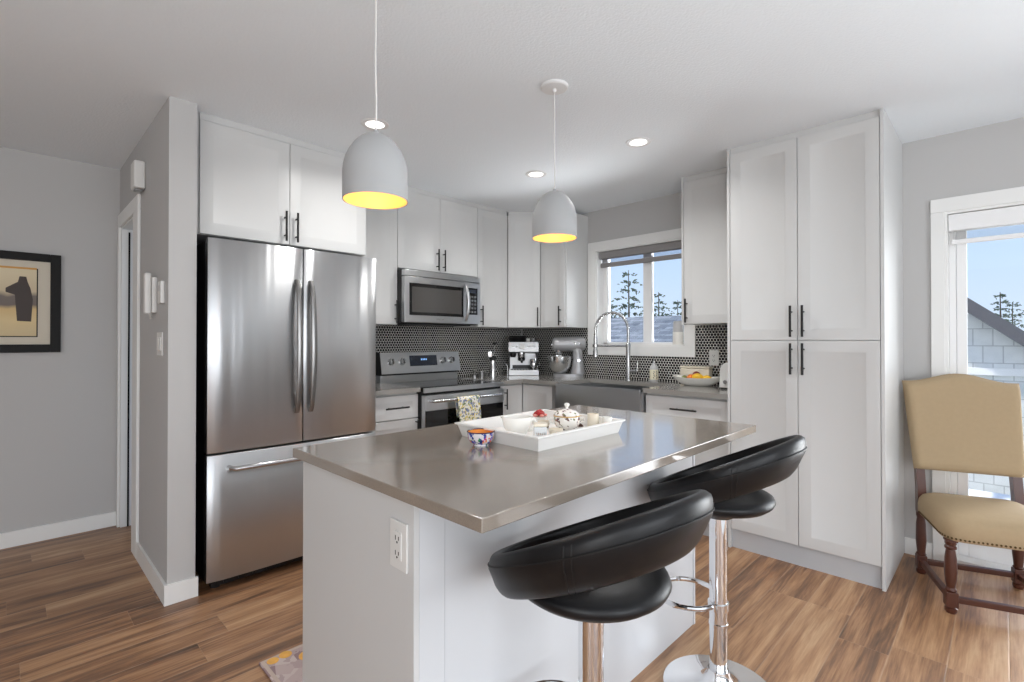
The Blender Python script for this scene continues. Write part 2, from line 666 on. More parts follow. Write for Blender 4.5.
def sbox(name, m, *boxes, bev=0.0):
    b = MB()
    for q in boxes:
        b.box(*q, bev=bev)
    return struct(b.build(name, m))


def pull(parent, x, z, length, y, vertical=True, name='handle', r=0.006, off=0.032):
    """black bar pull on two posts; y is the front face it stands on (facing -Y)"""
    b = MB()
    h = length / 2
    g = length * 0.3
    if vertical:
        b.cyl((x, y - off, z - h), (x, y - off, z + h), r)
        for s in (-g, g):
            b.cyl((x, y, z + s), (x, y - off, z + s), r * 0.75)
    else:
        b.cyl((x - h, y - off, z), (x + h, y - off, z), r)
        for s in (-g, g):
            b.cyl((x + s, y, z), (x + s, y - off, z), r * 0.75)
    return b.build(name, M['black'], parent)


def cabinet(name, label, loc, rz, w, d, z0, z1, fronts, crown=None, toe=None, side=None, group=None, cat='cabinet', carc=True):
    """local: x 0..w left to right, front of the doors at y=0, depth d to the back; z in world metres"""
    t = thing(name, label, cat, (loc[0], loc[1], 0), rz, group)
    b = MB()
    b.box(0.0005, w - 0.0005, 0.0215, d, z0, z1)
    b.build('carcass', M['cab'], t)
    if crown:
        c = MB()
        c.box(0.001, w - 0.001, crown[2] if len(crown) > 2 else 0.008, 0.05, crown[0], crown[1])
        c.build('crown_filler', M['cab'], t)
    if toe:
        c = MB()
        c.box(0.001, w - 0.001, 0.05, 0.07, 0.0, z0)
        c.build('toe_kick', M['toe'], t)
    for f in fronts:
        x0, x1, a0, a1 = f['r']
        g = 0.0016
        k = MB()
        k.shaker(x0 + g, x1 - g, a0 + g, a1 - g, y=0.0, t=0.02, rail=f.get('rail', 0.058))
        o = k.build(f.get('n', 'door'), M['cab'], t)
        if 'h' in f:
            hx, hz, L, v = f['h']
            pull(o, hx, hz, L, 0.0, v)
    return t


# ------------------------------------------------------------------ setting
H = 2.44
XB, YA = 3.762, 3.555          # window wall and range wall
WT = 0.16
sbox('floor', M['floor'], (-3.6, XB + 0.3, -0.9, 4.6, -0.1, 0.0))
sbox('floor_bounce', mat('pale_bounce_floor', lin(214, 214, 214), 0.95, spec=0.1, bump=0.4, bscale=300), (-3.6, XB + 0.3, -4.3, -0.9, -0.1, 0.0))  # unseen pale floor added behind the camera, bounces neutral light onto the ceiling
sbox('ceiling', M['ceiling'], (-3.6, XB + 0.3, -4.3, 4.6, H, H + 0.15))
sbox('wall_back', M['wall'], (0.662, XB + WT, YA, YA + 0.12, 0, H))
# window wall with two openings
wy0, wy1, wz0, wz1 = 1.783, 2.627, 1.218, 2.075
py0, py1, pz1 = -1.56, 0.236, 1.995
b = MB()
b.box(XB, XB + WT, wy1, YA, 0, H)
b.box(XB, XB + WT, wy0, wy1, 0, wz0)
b.box(XB, XB + WT, wy0, wy1, wz1, H)
b.box(XB, XB + WT, py1, wy0, 0, H)
b.box(XB, XB + WT, py0, py1, pz1, H)
b.box(XB, XB + WT, -4.3, py0, 0, H)
struct(b.build('wall_right', M['wall']))
# partition beside the refrigerator and hall wall with a doorway
b = MB()
b.box(0.545, 0.662, 2.853, 3.725, 0, H)
b.box(0.662, 0.69, 2.945, 3.555, 1.81, H)
b.box(0.545, 0.662, 3.725, 4.265, 2.03, H)
b.box(0.545, 0.662, 4.265, 4.33, 0, H)
struct(b.build('wall_partition', M['wall']))
sbox('wall_hall', M['hall_wall'], (-3.6, 0.69, 4.33, 4.45, 0, H))
# unseen living room behind the camera, window openings placed for the light
b = MB()
b.box(-3.6, -3.48, -4.3, -2.95, 0, H)
b.box(-3.6, -3.48, -0.25, 4.45, 0, H)
b.box(-3.6, -3.48, -2.95, -0.25, 0, 0.5)
b.box(-3.6, -3.48, -2.95, -0.25, 2.4, H)
struct(b.build('wall_left', M['wall']))
b = MB()
b.box(-3.6, -1.85, -4.1, -3.98, 0, H)
b.box(1.65, XB, -4.1, -3.98, 0, H)
b.box(-1.85, 1.65, -4.1, -3.98, 0, 0.45)
b.box(-1.85, 1.65, -4.1, -3.98, 2.42, H)
struct(b.build('wall_rear', M['wall']))

# baseboards
BB = 0.095
def base_profile_box(name, *bx):
    return sbox(name, M['trim'], *bx, bev=0.003)
base_profile_box('baseboard_hall', (-3.48, 0.545, 4.317, 4.33, 0, BB))
b = MB()
b.prism([(0.532, 2.84), (0.672, 2.84), (0.672, 2.853), (0.545, 2.853), (0.545, 3.57), (0.532, 3.57)], 0, BB, 'XY')
struct(b.build('baseboard_partition', M['trim']))
base_profile_box('baseboard_right', (XB - 0.013, XB, 0.296, 0.424, 0, BB))

# hall doorway: casing, slab, dark strip on the jamb standing in for the gap's shade
b = MB()
b.box(0.53, 0.545, 3.57, 3.725, 0, 2.03, bev=0.003)
b.box(0.53, 0.545, 4.265, 4.315, 0, 2.03, bev=0.003)
b.box(0.53, 0.545, 3.57, 4.315, 2.03, 2.115, bev=0.003)
b.box(0.545, 0.675, 3.722, 3.735, 0, 2.03)
b.box(0.545, 0.675, 4.25, 4.265, 0, 2.03)
b.box(0.545, 0.675, 3.735, 4.25, 2.018, 2.03)
struct(b.build('trim_1', M['trim']))
d = thing('door_2', 'white hall closet door in a white casing beside the intercom', 'door', (0.60, 3.99, 0))
d['kind'] = 'structure'
b = MB()
b.box(-0.018, 0.018, -0.252, 0.10, 0.008, 2.0, bev=0.002)
b.build('door_slab', M['trim'], d)
b = MB()
b.box(-0.018, -0.009, 0.252, 0.2595, 0.0, 2.0)
b.build('dark_strip', M['gap'], d)

# kitchen window: casing, frame, sliding sashes, glass
b = MB()
CW = 0.088
b.box(XB - 0.018, XB, wy0 - 0.082, wy0, wz0, wz1, bev=0.003)
b.box(XB - 0.018, XB, wy1, wy1 + CW, wz0, wz1, bev=0.003)
b.box(XB - 0.018, XB, wy0 - 0.082, wy1 + CW, wz1, wz1 + 0.078, bev=0.003)
b.box(XB - 0.018, XB, wy0 - 0.082, wy1 + CW, wz0 - 0.086, wz0, bev=0.003)
# jamb lining
b.box(XB - 0.01, XB + 0.15, wy0, wy0 + 0.012, wz0, wz1)
b.box(XB - 0.01, XB + 0.15, wy1 - 0.012, wy1, wz0, wz1)
b.box(XB - 0.01, XB + 0.15, wy0, wy1, wz0, wz0 + 0.012)
b.box(XB - 0.01, XB + 0.15, wy0, wy1, wz1 - 0.012, wz1)
struct(b.build('trim_2', M['trim']))
w = thing('window_1', 'white sliding kitchen window above the sink', 'window', (0, 0, 0))
w['kind'] = 'structure'
x0, x1 = XB + 0.085, XB + 0.135
b = MB()
fr = 0.045
b.box(x0, x1, wy0 + 0.012, wy0 + 0.012 + fr, wz0 + 0.012, wz1 - 0.012, bev=0.003)
b.box(x0, x1, wy1 - 0.012 - fr, wy1 - 0.012, wz0 + 0.012, wz1 - 0.012, bev=0.003)
b.box(x0, x1, wy0 + 0.012, wy1 - 0.012, wz0 + 0.012, wz0 + 0.03, bev=0.003)
b.box(x0, x1, wy0 + 0.012, wy1 - 0.012, wz1 - 0.05, wz1 - 0.012, bev=0.003)
b.build('window_frame', M['vinyl'], w)
b = MB()
b.box(x0 + 0.003, x1 - 0.008, 2.128, 2.208, wz0 + 0.03, wz1 - 0.05, bev=0.003)
b.build('meeting_rail', M['vinyl'], w)
for ya, yb in ((wy0 + 0.057, 2.128), (2.208, wy1 - 0.057)):
    b = MB()
    b.box(x0 + 0.02, x0 + 0.026, ya, yb, wz0 + 0.03, wz1 - 0.05)
    b.build('window_pane', M['glass'], w)

# patio door: casing, frame, shade, glass
b = MB()
b.box(XB - 0.018, XB, py1, py1 + 0.06, 0, pz1 + 0.0, bev=0.003)
b.box(XB - 0.018, XB, py0 - 0.075, py0, 0, pz1, bev=0.003)
b.box(XB - 0.018, XB, py0 - 0.075, py1 + 0.06, pz1, pz1 + 0.078, bev=0.003)
b.box(XB - 0.01, XB + 0.15, py1 - 0.014, py1 + 0.001, 0, pz1 - 0.0145)
b.box(XB - 0.01, XB + 0.15, py0 - 0.001, py0 + 0.014, 0, pz1 - 0.0145)
b.box(XB - 0.01, XB + 0.15, py0 - 0.001, py1 + 0.001, pz1 - 0.014, pz1 + 0.001)
struct(b.build('trim_3', M['trim']))
d = thing('door_1', 'white glazed patio door behind the cream chair', 'door', (0, 0, 0))
d['kind'] = 'structure'
b = MB()
px0, px1 = XB + 0.08, XB + 0.14
b.box(px0, px1, py1 - 0.014 - 0.03, py1 - 0.014, 0.03, pz1 - 0.014, bev=0.003)
b.box(px0, px1, py0 + 0.014, py0 + 0.05, 0.03, pz1 - 0.014, bev=0.003)
b.box(px0, px1, py0 + 0.0505, py1 - 0.0445, pz1 - 0.05, pz1 - 0.014, bev=0.003)
b.box(XB - 0.005, px1 + 0.01, py0 + 0.014, py1 - 0.014, 0.0, 0.03, bev=0.003)
b.build('door_frame', M['vinyl'], d)
for ya, yb in ((-0.66, py1 - 0.045), (py0 + 0.05, -0.66)):
    b = MB()
    st = 0.045
    b.box(px0 + 0.01, px0 + 0.045, ya + 0.0005, ya + st, 0.0305, pz1 - 0.0505, bev=0.003)
    b.box(px0 + 0.01, px0 + 0.045, yb - st, yb - 0.0005, 0.0305, pz1 - 0.0505, bev=0.003)
    b.box(px0 + 0.012, px0 + 0.043, ya + st, yb - st, pz1 - 0.10, pz1 - 0.0505, bev=0.003)
    b.box(px0 + 0.012, px0 + 0.043, ya + st, yb - st, 0.0305, 0.13, bev=0.003)
    sash = b.build('sash', M['vinyl'], d)
    b = MB()
    b.box(px0 + 0.025, px0 + 0.031, ya + st, yb - st, 0.13, pz1 - 0.10)
    b.build('glass_pane', M['glass'], sash)

t = thing('roller_shade', 'white roller shade drawn up at the top of the patio door', 'blind', (XB + 0.03, (py0 + py1) / 2, 0))
hy = (py1 - py0) / 2 - 0.016
b = MB()
b.box(-0.03, 0.03, -hy, hy, 1.885, 1.978, bev=0.004)
b.build('cassette', M['vinyl'], t)
b = MB()
b.box(-0.001, 0.001, -hy + 0.02, hy - 0.02, 1.836, 1.885)
b.build('sheer_band', glass_material('white_sheer', (0.9, 0.9, 0.9, 1)), t)
b = MB()
b.box(-0.012, 0.012, -hy + 0.012, hy - 0.012, 1.81, 1.836, bev=0.006)
b.build('bottom_bar', M['vinyl'], t)

# backsplash sheets
b = MB()
b.box(0, 2.10, -0.006, 0.0, 0, 0.50)
struct(b.build('backsplash_back', M['penny'], loc=(1.635, YA, 0.90)))
b = MB()
# local x runs towards -Y in the world
L = YA - 0.008
b.box(0.001, L - (wy1 + CW), -0.006, 0, 0, 0.478)
b.box(L - (wy1 + CW), L - (wy0 - 0.082), -0.006, 0, 0, wz0 - 0.086 - 0.90)
b.box(L - (wy0 - 0.082), L - 1.205, -0.006, 0, 0, 0.478)
struct(b.build('backsplash_right', M['penny'], loc=(XB, L, 0.90), rz=-PI / 2))

# ------------------------------------------------------------------ refrigerator
t = thing('refrigerator', 'stainless steel french door refrigerator with bottom freezer drawer', 'refrigerator', (1.169, 2.80, 0))
fw = 0.4665
b = MB()
b.box(-fw + 0.012, fw - 0.012, 0.075, 0.72, 0.03, 1.775, bev=0.004)
b.build('body', M['plastic_k'], t)
def fridge_panel(name, x0, x1, z0, z1):
    """bowed steel front"""
    b = MB()
    n = 14
    front, back = [], []
    rings = []
    for i in range(n + 1):
        u = i / n
        x = x0 + (x1 - x0) * u
        X = x / fw
        yb = 0.0 + 0.011 * X * X
        e = 0.0
        dist = min(x - x0, x1 - x)
        r = 0.008
        if dist < r:
            e = r - math.sqrt(max(0, r * r - (r - dist) ** 2))
        y = yb + e
        rings.append([(x, y + 0.003, z0), (x, y, z0 + 0.004), (x, y, z1 - 0.004), (x, y + 0.003, z1), (x, 0.066, z1), (x, 0.066, z0)])
    # extra rings at the rounded edges
    b.loft(rings)
    return b.build(name, M['steel'], t, ang=50)
dl = fridge_panel('door', -fw, 0.001, 0.698, 1.778)
dr = fridge_panel('door', 0.007, fw, 0.698, 1.778)
fz = fridge_panel('freezer_drawer', -fw, fw, 0.055, 0.686)
def fridge_handle(par, x):
    b = MB()
    n = 22
    rings = []
    for i in range(n + 1):
        u = i / n
        z = 0.862 + (1.60 - 0.862) * u
        bow = math.sin(PI * u)
        yo = 0.001 - 0.012 - 0.046 * bow ** 0.6
        hw = 0.013 + 0.004 * bow
        th = 0.010
        rings.append([(x + hw * math.cos(a) , yo + th * math.sin(a), z) for a in [2 * PI * k / 12 for k in range(12)]])
    b.loft(rings)
    for z in (0.875, 1.587):
        b.box(x - 0.011, x + 0.011, -0.016, 0.004, z - 0.014, z + 0.014, bev=0.003)
    return b.build('handle', M['handle_dark'], par)
fridge_handle(dl, -0.037)
fridge_handle(dr, 0.041)
b = MB()
b.tube([(-0.37, 0.012, 0.617), (-0.37, -0.03, 0.617), (-0.355, -0.046, 0.617), (-0.2, -0.056, 0.617), (0, -0.06, 0.617), (0.2, -0.056, 0.617), (0.355, -0.046, 0.617), (0.37, -0.03, 0.617), (0.37, 0.012, 0.617)], 0.013, 12)
b.build('handle', M['nickel'], fz)
b = MB()
b.box(-fw + 0.03, fw - 0.03, 0.06, 0.10, 0.012, 0.052)
for k in range(11):
    b.box(-0.38 + k * 0.07, -0.34 + k * 0.07, 0.054, 0.06, 0.022, 0.042)
b.build('base_grille', M['plastic_k'], t)
for s in (-1, 1):
    b = MB()
    b.cyl((s * 0.41, 0.09, 0.0), (s * 0.41, 0.09, 0.03), 0.022)
    b.build('foot', M['plastic_k'], t)

# ------------------------------------------------------------------ wall cabinets, range wall
G = 'white wall cabinets'
HL = 0.17
YU = 3.215
# over the refrigerator
cabinet('wall_cabinet', 'deep white wall cabinet with two doors above the refrigerator', (0.6925, 2.9345), 0, 0.94, YA - 2.9345, 1.813, 2.405,
        [dict(r=(0.0, 0.455, 1.813, 2.403), h=(0.425, 1.915, HL, True)), dict(r=(0.455, 0.94, 1.813, 2.403), h=(0.489, 1.915, HL, True))], crown=(2.405, H), group=G)
cabinet('wall_cabinet', 'narrow white wall cabinet between the refrigerator and the microwave', (1.634, YU), 0, 0.411, YA - YU, 1.38, 2.405,
        [dict(r=(0.0, 0.411, 1.38, 2.403), h=(0.389, 1.475, HL, True))], crown=(2.405, H), group=G)
cabinet('wall_cabinet', 'white wall cabinet with two doors above the microwave', (2.046, YU), 0, 0.794, YA - YU, 1.805, 2.405,
        [dict(r=(0.0, 0.394, 1.805, 2.403), h=(0.36, 1.902, HL, True)), dict(r=(0.394, 0.794, 1.805, 2.403), h=(0.423, 1.902, HL, True))], crown=(2.405, H), group=G)
cabinet('wall_cabinet', 'white single door wall cabinet right of the microwave', (2.841, YU), 0, 0.364, YA - YU, 1.38, 2.405,
        [dict(r=(0.0, 0.364, 1.38, 2.403), h=(0.035, 1.478, HL, True))], crown=(2.405, H), group=G)
# diagonal corner
DX, DY = 3.2072, 3.2152
EX, EY = 3.422, 3.0084
t = thing('wall_cabinet', 'white diagonal corner wall cabinet above the coffee machine', 'cabinet', (DX, DY, 0), math.atan2(EY - DY, EX - DX), G)
wl = math.hypot(EX - DX, EY - DY)
Rz = Matrix.Rotation(-math.atan2(EY - DY, EX - DX), 3, 'Z')
def loc2(x, y):
    v = Rz @ Vector((x - DX, y - DY, 0))
    return (v.x, v.y)
e2 = 0.021
b = MB()
b.prism([(0.0155, e2), (wl - 0.0155, e2), loc2(XB - 0.008, EY + 0.001), loc2(XB - 0.008, YA - 0.002), loc2(DX + 0.001, YA - 0.002)], 1.38, 2.405, 'XY')
b.build('carcass', M['cab'], t)
b = MB()
b.box(0.006, wl - 0.006, 0.008, 0.05, 2.405, H)
b.build('crown_filler', M['cab'], t)
b = MB()
b.shaker(0.002, wl - 0.002, 1.382, 2.403, y=0.0, t=0.02)
o = b.build('door', M['cab'], t)
pull(o, wl - 0.028, 1.478, HL, 0.0)
# window wall: local x runs to -Y
cabinet('wall_cabinet', 'white wall cabinet on the left of the kitchen window above the stand mixer', (3.422, 3.0078), -PI / 2, 0.286, XB - 3.422, 1.38, 2.405,
        [dict(r=(0.0, 0.278, 1.38, 2.403), h=(0.238, 1.48, HL, True), rail=0.05)], crown=(2.405, H), group=G)
t = cabinet('wall_cabinet', 'white single door wall cabinet between the kitchen window and the pantry', (3.422, 1.652), -PI / 2, 0.445, XB - 3.422, 1.38, 2.405,
        [dict(r=(0.016, 0.445, 1.38, 2.403), h=(0.04, 1.475, HL, True))], crown=(2.405, H), group=G)
b = MB()
b.box(0.0, 0.0155, -0.002, 0.05, 1.375, H)
b.build('end_panel', M['cab'], t)

# pantry
PW_ = 1.2058 - 0.4247
t = thing('pantry_cabinet', 'tall white floor to ceiling pantry cabinet with four doors', 'cabinet', (3.1278, 1.2058, 0), -PI / 2)
b = MB()
b.box(0.017, PW_ - 0.017, 0.003, XB - 3.1278 - 0.002, 0.115, 2.405)
b.build('carcass', M['cab'], t)
for x in (0.0, PW_ - 0.016):
    b = MB()
    b.box(x, x + 0.016, -0.022, XB - 3.1278, 0.0, H, bev=0.001)
    b.build('side_panel', M['cab'], t)
b = MB()
b.box(0.017, PW_ - 0.017, -0.006, 0.04, 2.405, H)
b.build('crown_filler', M['cab'], t)
b = MB()
b.box(0.017, PW_ - 0.017, 0.001, 0.02, 0.0, 0.114)
b.build('toe_kick', M['toe'], t)
seam = 1.2058 - 0.819
for x0, x1, s in ((0.017, seam, -1), (seam, PW_ - 0.017, 1)):
    for z0, z1, hz in ((0.118, 1.261, 1.16), (1.264, 2.403, 1.37)):
        b = MB()
        b.shaker(x0 + 0.0016, x1 - 0.0016, z0, z1, y=-0.02, t=0.0215)
        o = b.build('door', M['cab'], t)
        pull(o, seam + s * 0.030, hz, 0.175, -0.02, r=0.0065)

# ------------------------------------------------------------------ base cabinets and worktops
ZC = 0.932
ZT = 0.900
cabinet('base_cabinet', 'white drawer base cabinet between the refrigerator and the range', (1.64, 2.955), 0, 0.412, 0.59, 0.10, ZT,
        [dict(r=(0, 0.412, 0.72, 0.885), h=(0.226, 0.803, 0.18, False), rail=0.04, n='drawer'),
         dict(r=(0, 0.412, 0.43, 0.717), h=(0.39, 0.66, 0.10, True), rail=0.05, n='drawer'),
         dict(r=(0, 0.412, 0.10, 0.427), h=(0.226, 0.30, 0.18, False), rail=0.05, n='drawer')], toe=True, group='white base cabinets')
# corner base cabinet with two doors at a right angle
t = thing('base_cabinet', 'white corner base cabinet with two doors between the range and the sink', 'cabinet', (2.86, 2.96, 0), 0, 'white base cabinets')
b = MB()
b.prism([(0.001, 0.022), (0.292, 0.022), (0.292, -0.335), (0.895, -0.335), (0.895, 0.585), (0.001, 0.585)], 0.10, ZT, 'XY')
b.build('carcass', M['cab'], t)
b = MB()
b.prism([(0.001, 0.07), (0.34, 0.07), (0.34, -0.334), (0.36, -0.334), (0.36, 0.09), (0.001, 0.09)], 0.0, 0.0995, 'XY')
b.build('toe_kick', M['toe'], t)
b = MB()
b.shaker(0.003, 0.268, 0.104, 0.886, y=0.0, t=0.021)
o = b.build('door', M['cab'], t)
pull(o, 0.055, 0.775, 0.17, 0.0)
b = MB()
b.shaker(0.002, 0.330, 0.104, 0.886, y=0.0, t=0.021)
o = b.build('door', M['cab'], t, loc=(0.270, -0.004, 0), rz=-PI / 2)
# sink base
cabinet('base_cabinet', 'white sink base cabinet with two doors under the steel sink', (3.135, 2.615), -PI / 2, 0.83, 0.60, 0.10, 0.665,
        [dict(r=(0.002, 0.415, 0.10, 0.66), h=(0.38, 0.55, HL, True)), dict(r=(0.415, 0.828, 0.10, 0.66), h=(0.45, 0.55, HL, True))], toe=True, group='white base cabinets')
cabinet('base_cabinet', 'white drawer base cabinet between the sink and the pantry', (3.135, 1.781), -PI / 2, 0.5735, 0.60, 0.10, ZT,
        [dict(r=(0, 0.57, 0.70, 0.885), h=(0.288, 0.808, 0.18, False), rail=0.045, n='drawer'),
         dict(r=(0, 0.57, 0.41, 0.697), h=(0.288, 0.62, 0.18, False), rail=0.05, n='drawer'),
         dict(r=(0, 0.57, 0.10, 0.407), h=(0.288, 0.32, 0.18, False), rail=0.05, n='drawer')], toe=True, group='white base cabinets')
# worktops
b = MB()
b.box(1.637, 2.052, 2.925, YA - 0.007, ZT, ZC, bev=0.002)
tag(b.build('countertop', M['quartz2']), 'short grey quartz worktop between the refrigerator and the range', 'countertop')
b = MB()
cx = 3.105
b.prism([(2.842, 2.925), (cx, 2.925), (cx, 2.545), (3.545, 2.545), (3.545, 1.785), (cx, 1.785), (cx, 1.2075),
         (XB - 0.007, 1.2075), (XB - 0.007, YA - 0.007), (2.842, YA - 0.007)], ZT, ZC, 'XY')
tag(b.build('countertop', M['quartz2']), 'long grey quartz worktop running around the corner and the sink', 'countertop')

# apron sink
t = thing('farmhouse_sink', 'stainless steel farmhouse sink with a deep apron front', 'sink', (3.07, 2.165, 0))
b = MB()
ys = 0.378
b.box(0.0, 0.012, -ys, ys, 0.668, 0.920, bev=0.004)
b.build('apron', M['steel_dark'], t)
b = MB()
b.box(0.013, 0.473, -ys + 0.001, -ys + 0.018, 0.67, 0.898)
b.box(0.013, 0.473, ys - 0.018, ys - 0.001, 0.67, 0.898)
b.box(0.455, 0.473, -ys + 0.018, ys - 0.018, 0.67, 0.898)
b.box(0.013, 0.030, -ys + 0.018, ys - 0.018, 0.67, 0.915)
b.box(0.013, 0.473, -ys + 0.001, ys - 0.001, 0.667, 0.675)
b.build('basin', M['steel_dark'], t)
b = MB()
b.lathe([(0.0, 0.676), (0.045, 0.676), (0.055, 0.68), (0.045, 0.683), (0.0, 0.681)], (0.30, 0.0), 24)
b.build('drain', M['nickel'], t)

# pull-down spring faucet
t = thing('faucet', 'tall brushed nickel spring pull-down faucet behind the sink', 'faucet', (3.62, 2.215, ZC))
b = MB()
b.lathe([(0.0, 0), (0.029, 0), (0.029, 0.012), (0.022, 0.016), (0.022, 0.10), (0.019, 0.104), (0.019, 0.30), (0.014, 0.31), (0.0, 0.31)], (0, 0), 20)
b.build('column', M['nickel'], t)
rad, ztop = 0.145, 0.42
# spout leans over the sink: direction of the arch
ad = Vector((-0.22, 0.975, 0)).normalized()
pts = [Vector((0, 0, 0.30)), Vector((0, 0, 0.36))]
for i in range(19):
    a = PI * i / 18
    pts.append(ad * (rad - rad * math.cos(a)) + Vector((0, 0, ztop + rad * math.sin(a))))
pts.append(ad * (2 * rad) + Vector((0, 0, 0.37)))
b = MB()
b.tube(pts, 0.011, 12)
hose = b.build('hose', M['nickel'], t)
b = MB()
P = []
for i in range(len(pts) - 1):
    for k in range(8):
        P.append(pts[i].lerp(pts[i + 1], k / 8))
sp = []
for i, p in enumerate(P):
    tng = (P[min(i + 1, len(P) - 1)] - P[max(i - 1, 0)]).normalized()
    sidev = Vector((0, 0, 1)).cross(ad).normalized()
    nrm = tng.cross(sidev).normalized()
    a = i * 1.9
    sp.append(p + (sidev * math.cos(a) + nrm * math.sin(a)) * 0.0135)
b.tube(sp, 0.0028, 5)
b.build('spring', M['nickel'], hose)
b = MB()
hp = ad * (2 * rad)
b.lathe([(0.0, 0.37), (0.014, 0.37), (0.016, 0.34), (0.016, 0.26), (0.021, 0.245), (0.022, 0.19), (0.018, 0.185), (0.0, 0.185)], (hp.x, hp.y), 18)
b.build('spray_head', M['nickel'], t)
b = MB()
b.tube([Vector((0, 0, 0.285)), ad * 0.10 + Vector((0, 0, 0.285)), hp * 0.93 + Vector((0, 0, 0.285))], 0.008, 10)
b.lathe([(0.024, 0.272), (0.024, 0.298), (0.017, 0.298), (0.017, 0.272)], (hp.x, hp.y), 20, caps=False)
b.build('docking_arm', M['nickel'], t)
b = MB()
sd = Vector((0.1, -0.99, 0)).normalized()
b.cyl(Vector((0, 0, 0.075)), sd * 0.07 + Vector((0, 0, 0.08)), 0.015)
b.ball(sd * 0.078 + Vector((0, 0, 0.083)), 0.018, 14, 8)
b.tube([sd * 0.08 + Vector((0, 0, 0.09)), sd * 0.083 + Vector((0, 0, 0.16))], [0.008, 0.0055], 10)
b.build('lever', M['nickel'], t)

# ------------------------------------------------------------------ over-the-range microwave
t = thing('microwave', 'stainless steel over-the-range microwave with a curved handle', 'microwave', (2.046, 3.125, 0))
mw = 0.748
b = MB()
b.box(0.0, mw, 0.045, YA - 3.125 - 0.006, 1.392, 1.790, bev=0.003)
b.build('body', M['plastic_k'], t)
b = MB()
b.box(0.004, mw - 0.002, 0.0, 0.044, 1.744, 1.788, bev=0.003)
b.build('vent_grille', M['steel2'], t)
b = MB()
b.box(0.004, mw - 0.002, 0.0, 0.044, 1.398, 1.740, bev=0.004)
dd = b.build('door', M['steel2'], t)
b = MB()
b.box(0.044, 0.560, -0.004, 0.002, 1.452, 1.692, bev=0.002)
win = b.build('window_frame', M['glassblack'], dd)
b = MB()
b.box(0.064, 0.540, -0.0055, -0.002, 1.475, 1.665, bev=0.001)
b.build('window_glass', M['mwglass'], win)
b = MB()
b.box(0.597, 0.712, -0.004, 0.002, 1.475, 1.695, bev=0.002)
cp = b.build('control_panel', M['glassblack'], t)
b = MB()
b.box(0.615, 0.695, -0.0055, -0.003, 1.652, 1.682)
b.build('display', M['display'], cp)
b = MB()
for r_ in range(5):
    for c_ in range(3):
        b.box(0.613 + c_ * 0.031, 0.633 + c_ * 0.031, -0.0050, -0.003, 1.49 + r_ * 0.031, 1.506 + r_ * 0.031)
b.build('keypad', M['handle_dark'], cp)
b = MB()
rings = []
for i in range(17):
    u = i / 16
    z = 1.418 + 0.30 * u
    bow = math.sin(PI * u)
    y = -0.006 - 0.045 * bow ** 0.7
    rings.append([(0.578 + 0.013 * math.cos(a), y + 0.008 * math.sin(a), z) for a in [2 * PI * k / 12 for k in range(12)]])
b.loft(rings)
b.build('handle', M['steel2'], dd)
b = MB()
for k in range(7):
    b.box(0.292 + k * 0.0105, 0.299 + k * 0.0105, -0.001, 0.001, 1.423, 1.432)
b.build('badge', M['nickel'], dd)
b = MB()
b.box(0.06, mw - 0.06, 0.06, 0.36, 1.384, 1.392)
b.build('filter_panel', M['plastic_k'], t)

# ------------------------------------------------------------------ range
t = thing('electric_range', 'stainless steel electric range with a black glass cooktop', 'range', (2.056, 2.885, 0))
rw = 0.782
b = MB()
b.box(0.0, rw, 0.045, 0.655, 0.03, 0.905, bev=0.003)
b.build('body', M['plastic_k'], t)
b = MB()
b.use(M['steel2']).box(0.0, rw, 0.0, 0.02, 0.893, 0.927, bev=0.003)
b.use(M['glassblack']).box(0.0, rw, 0.021, 0.575, 0.906, 0.926, bev=0.002)
b.use(M['steel2'])
ct = b.build('cooktop', None, t)
for bx, by, br in ((0.21, 0.17, 0.10), (0.21, 0.42, 0.08), (0.57, 0.17, 0.09), (0.57, 0.42, 0.10)):
    b = MB()
    b.lathe([(br, 0.9262), (br + 0.003, 0.9264), (br + 0.003, 0.9266), (br, 0.9266)], (bx, by), 36, caps=False)
    b.build('burner_ring', M['handle_dark'], ct)
b = MB()
b.box(0.004, rw - 0.004, 0.0, 0.044, 0.767, 0.874, bev=0.004)
b.box(0.004, rw - 0.004, 0.006, 0.044, 0.30, 0.768, bev=0.003)
od = b.build('oven_door', M['steel2'], t)
b = MB()
b.box(0.012, rw - 0.012, 0.0, 0.0055, 0.32, 0.764, bev=0.001)
b.build('oven_window', M['glassblack'], od)
b = MB()
b.tube([(0.05, 0.002, 0.834), (0.05, -0.03, 0.834), (0.06, -0.045, 0.834), (0.72, -0.045, 0.834), (0.73, -0.03, 0.834), (0.73, 0.002, 0.834)], 0.011, 12)
b.build('handle', M['nickel'], od)
b = MB()
b.box(0.004, rw - 0.004, 0.0, 0.044, 0.10, 0.295, bev=0.004)
b.build('storage_drawer', M['steel2'], t)
for xx in (0.04, rw - 0.04):
    for yy in (0.08, 0.60):
        b = MB()
        b.cyl((xx, yy, 0), (xx, yy, 0.03), 0.018)
        b.build('foot', M['plastic_k'], t)
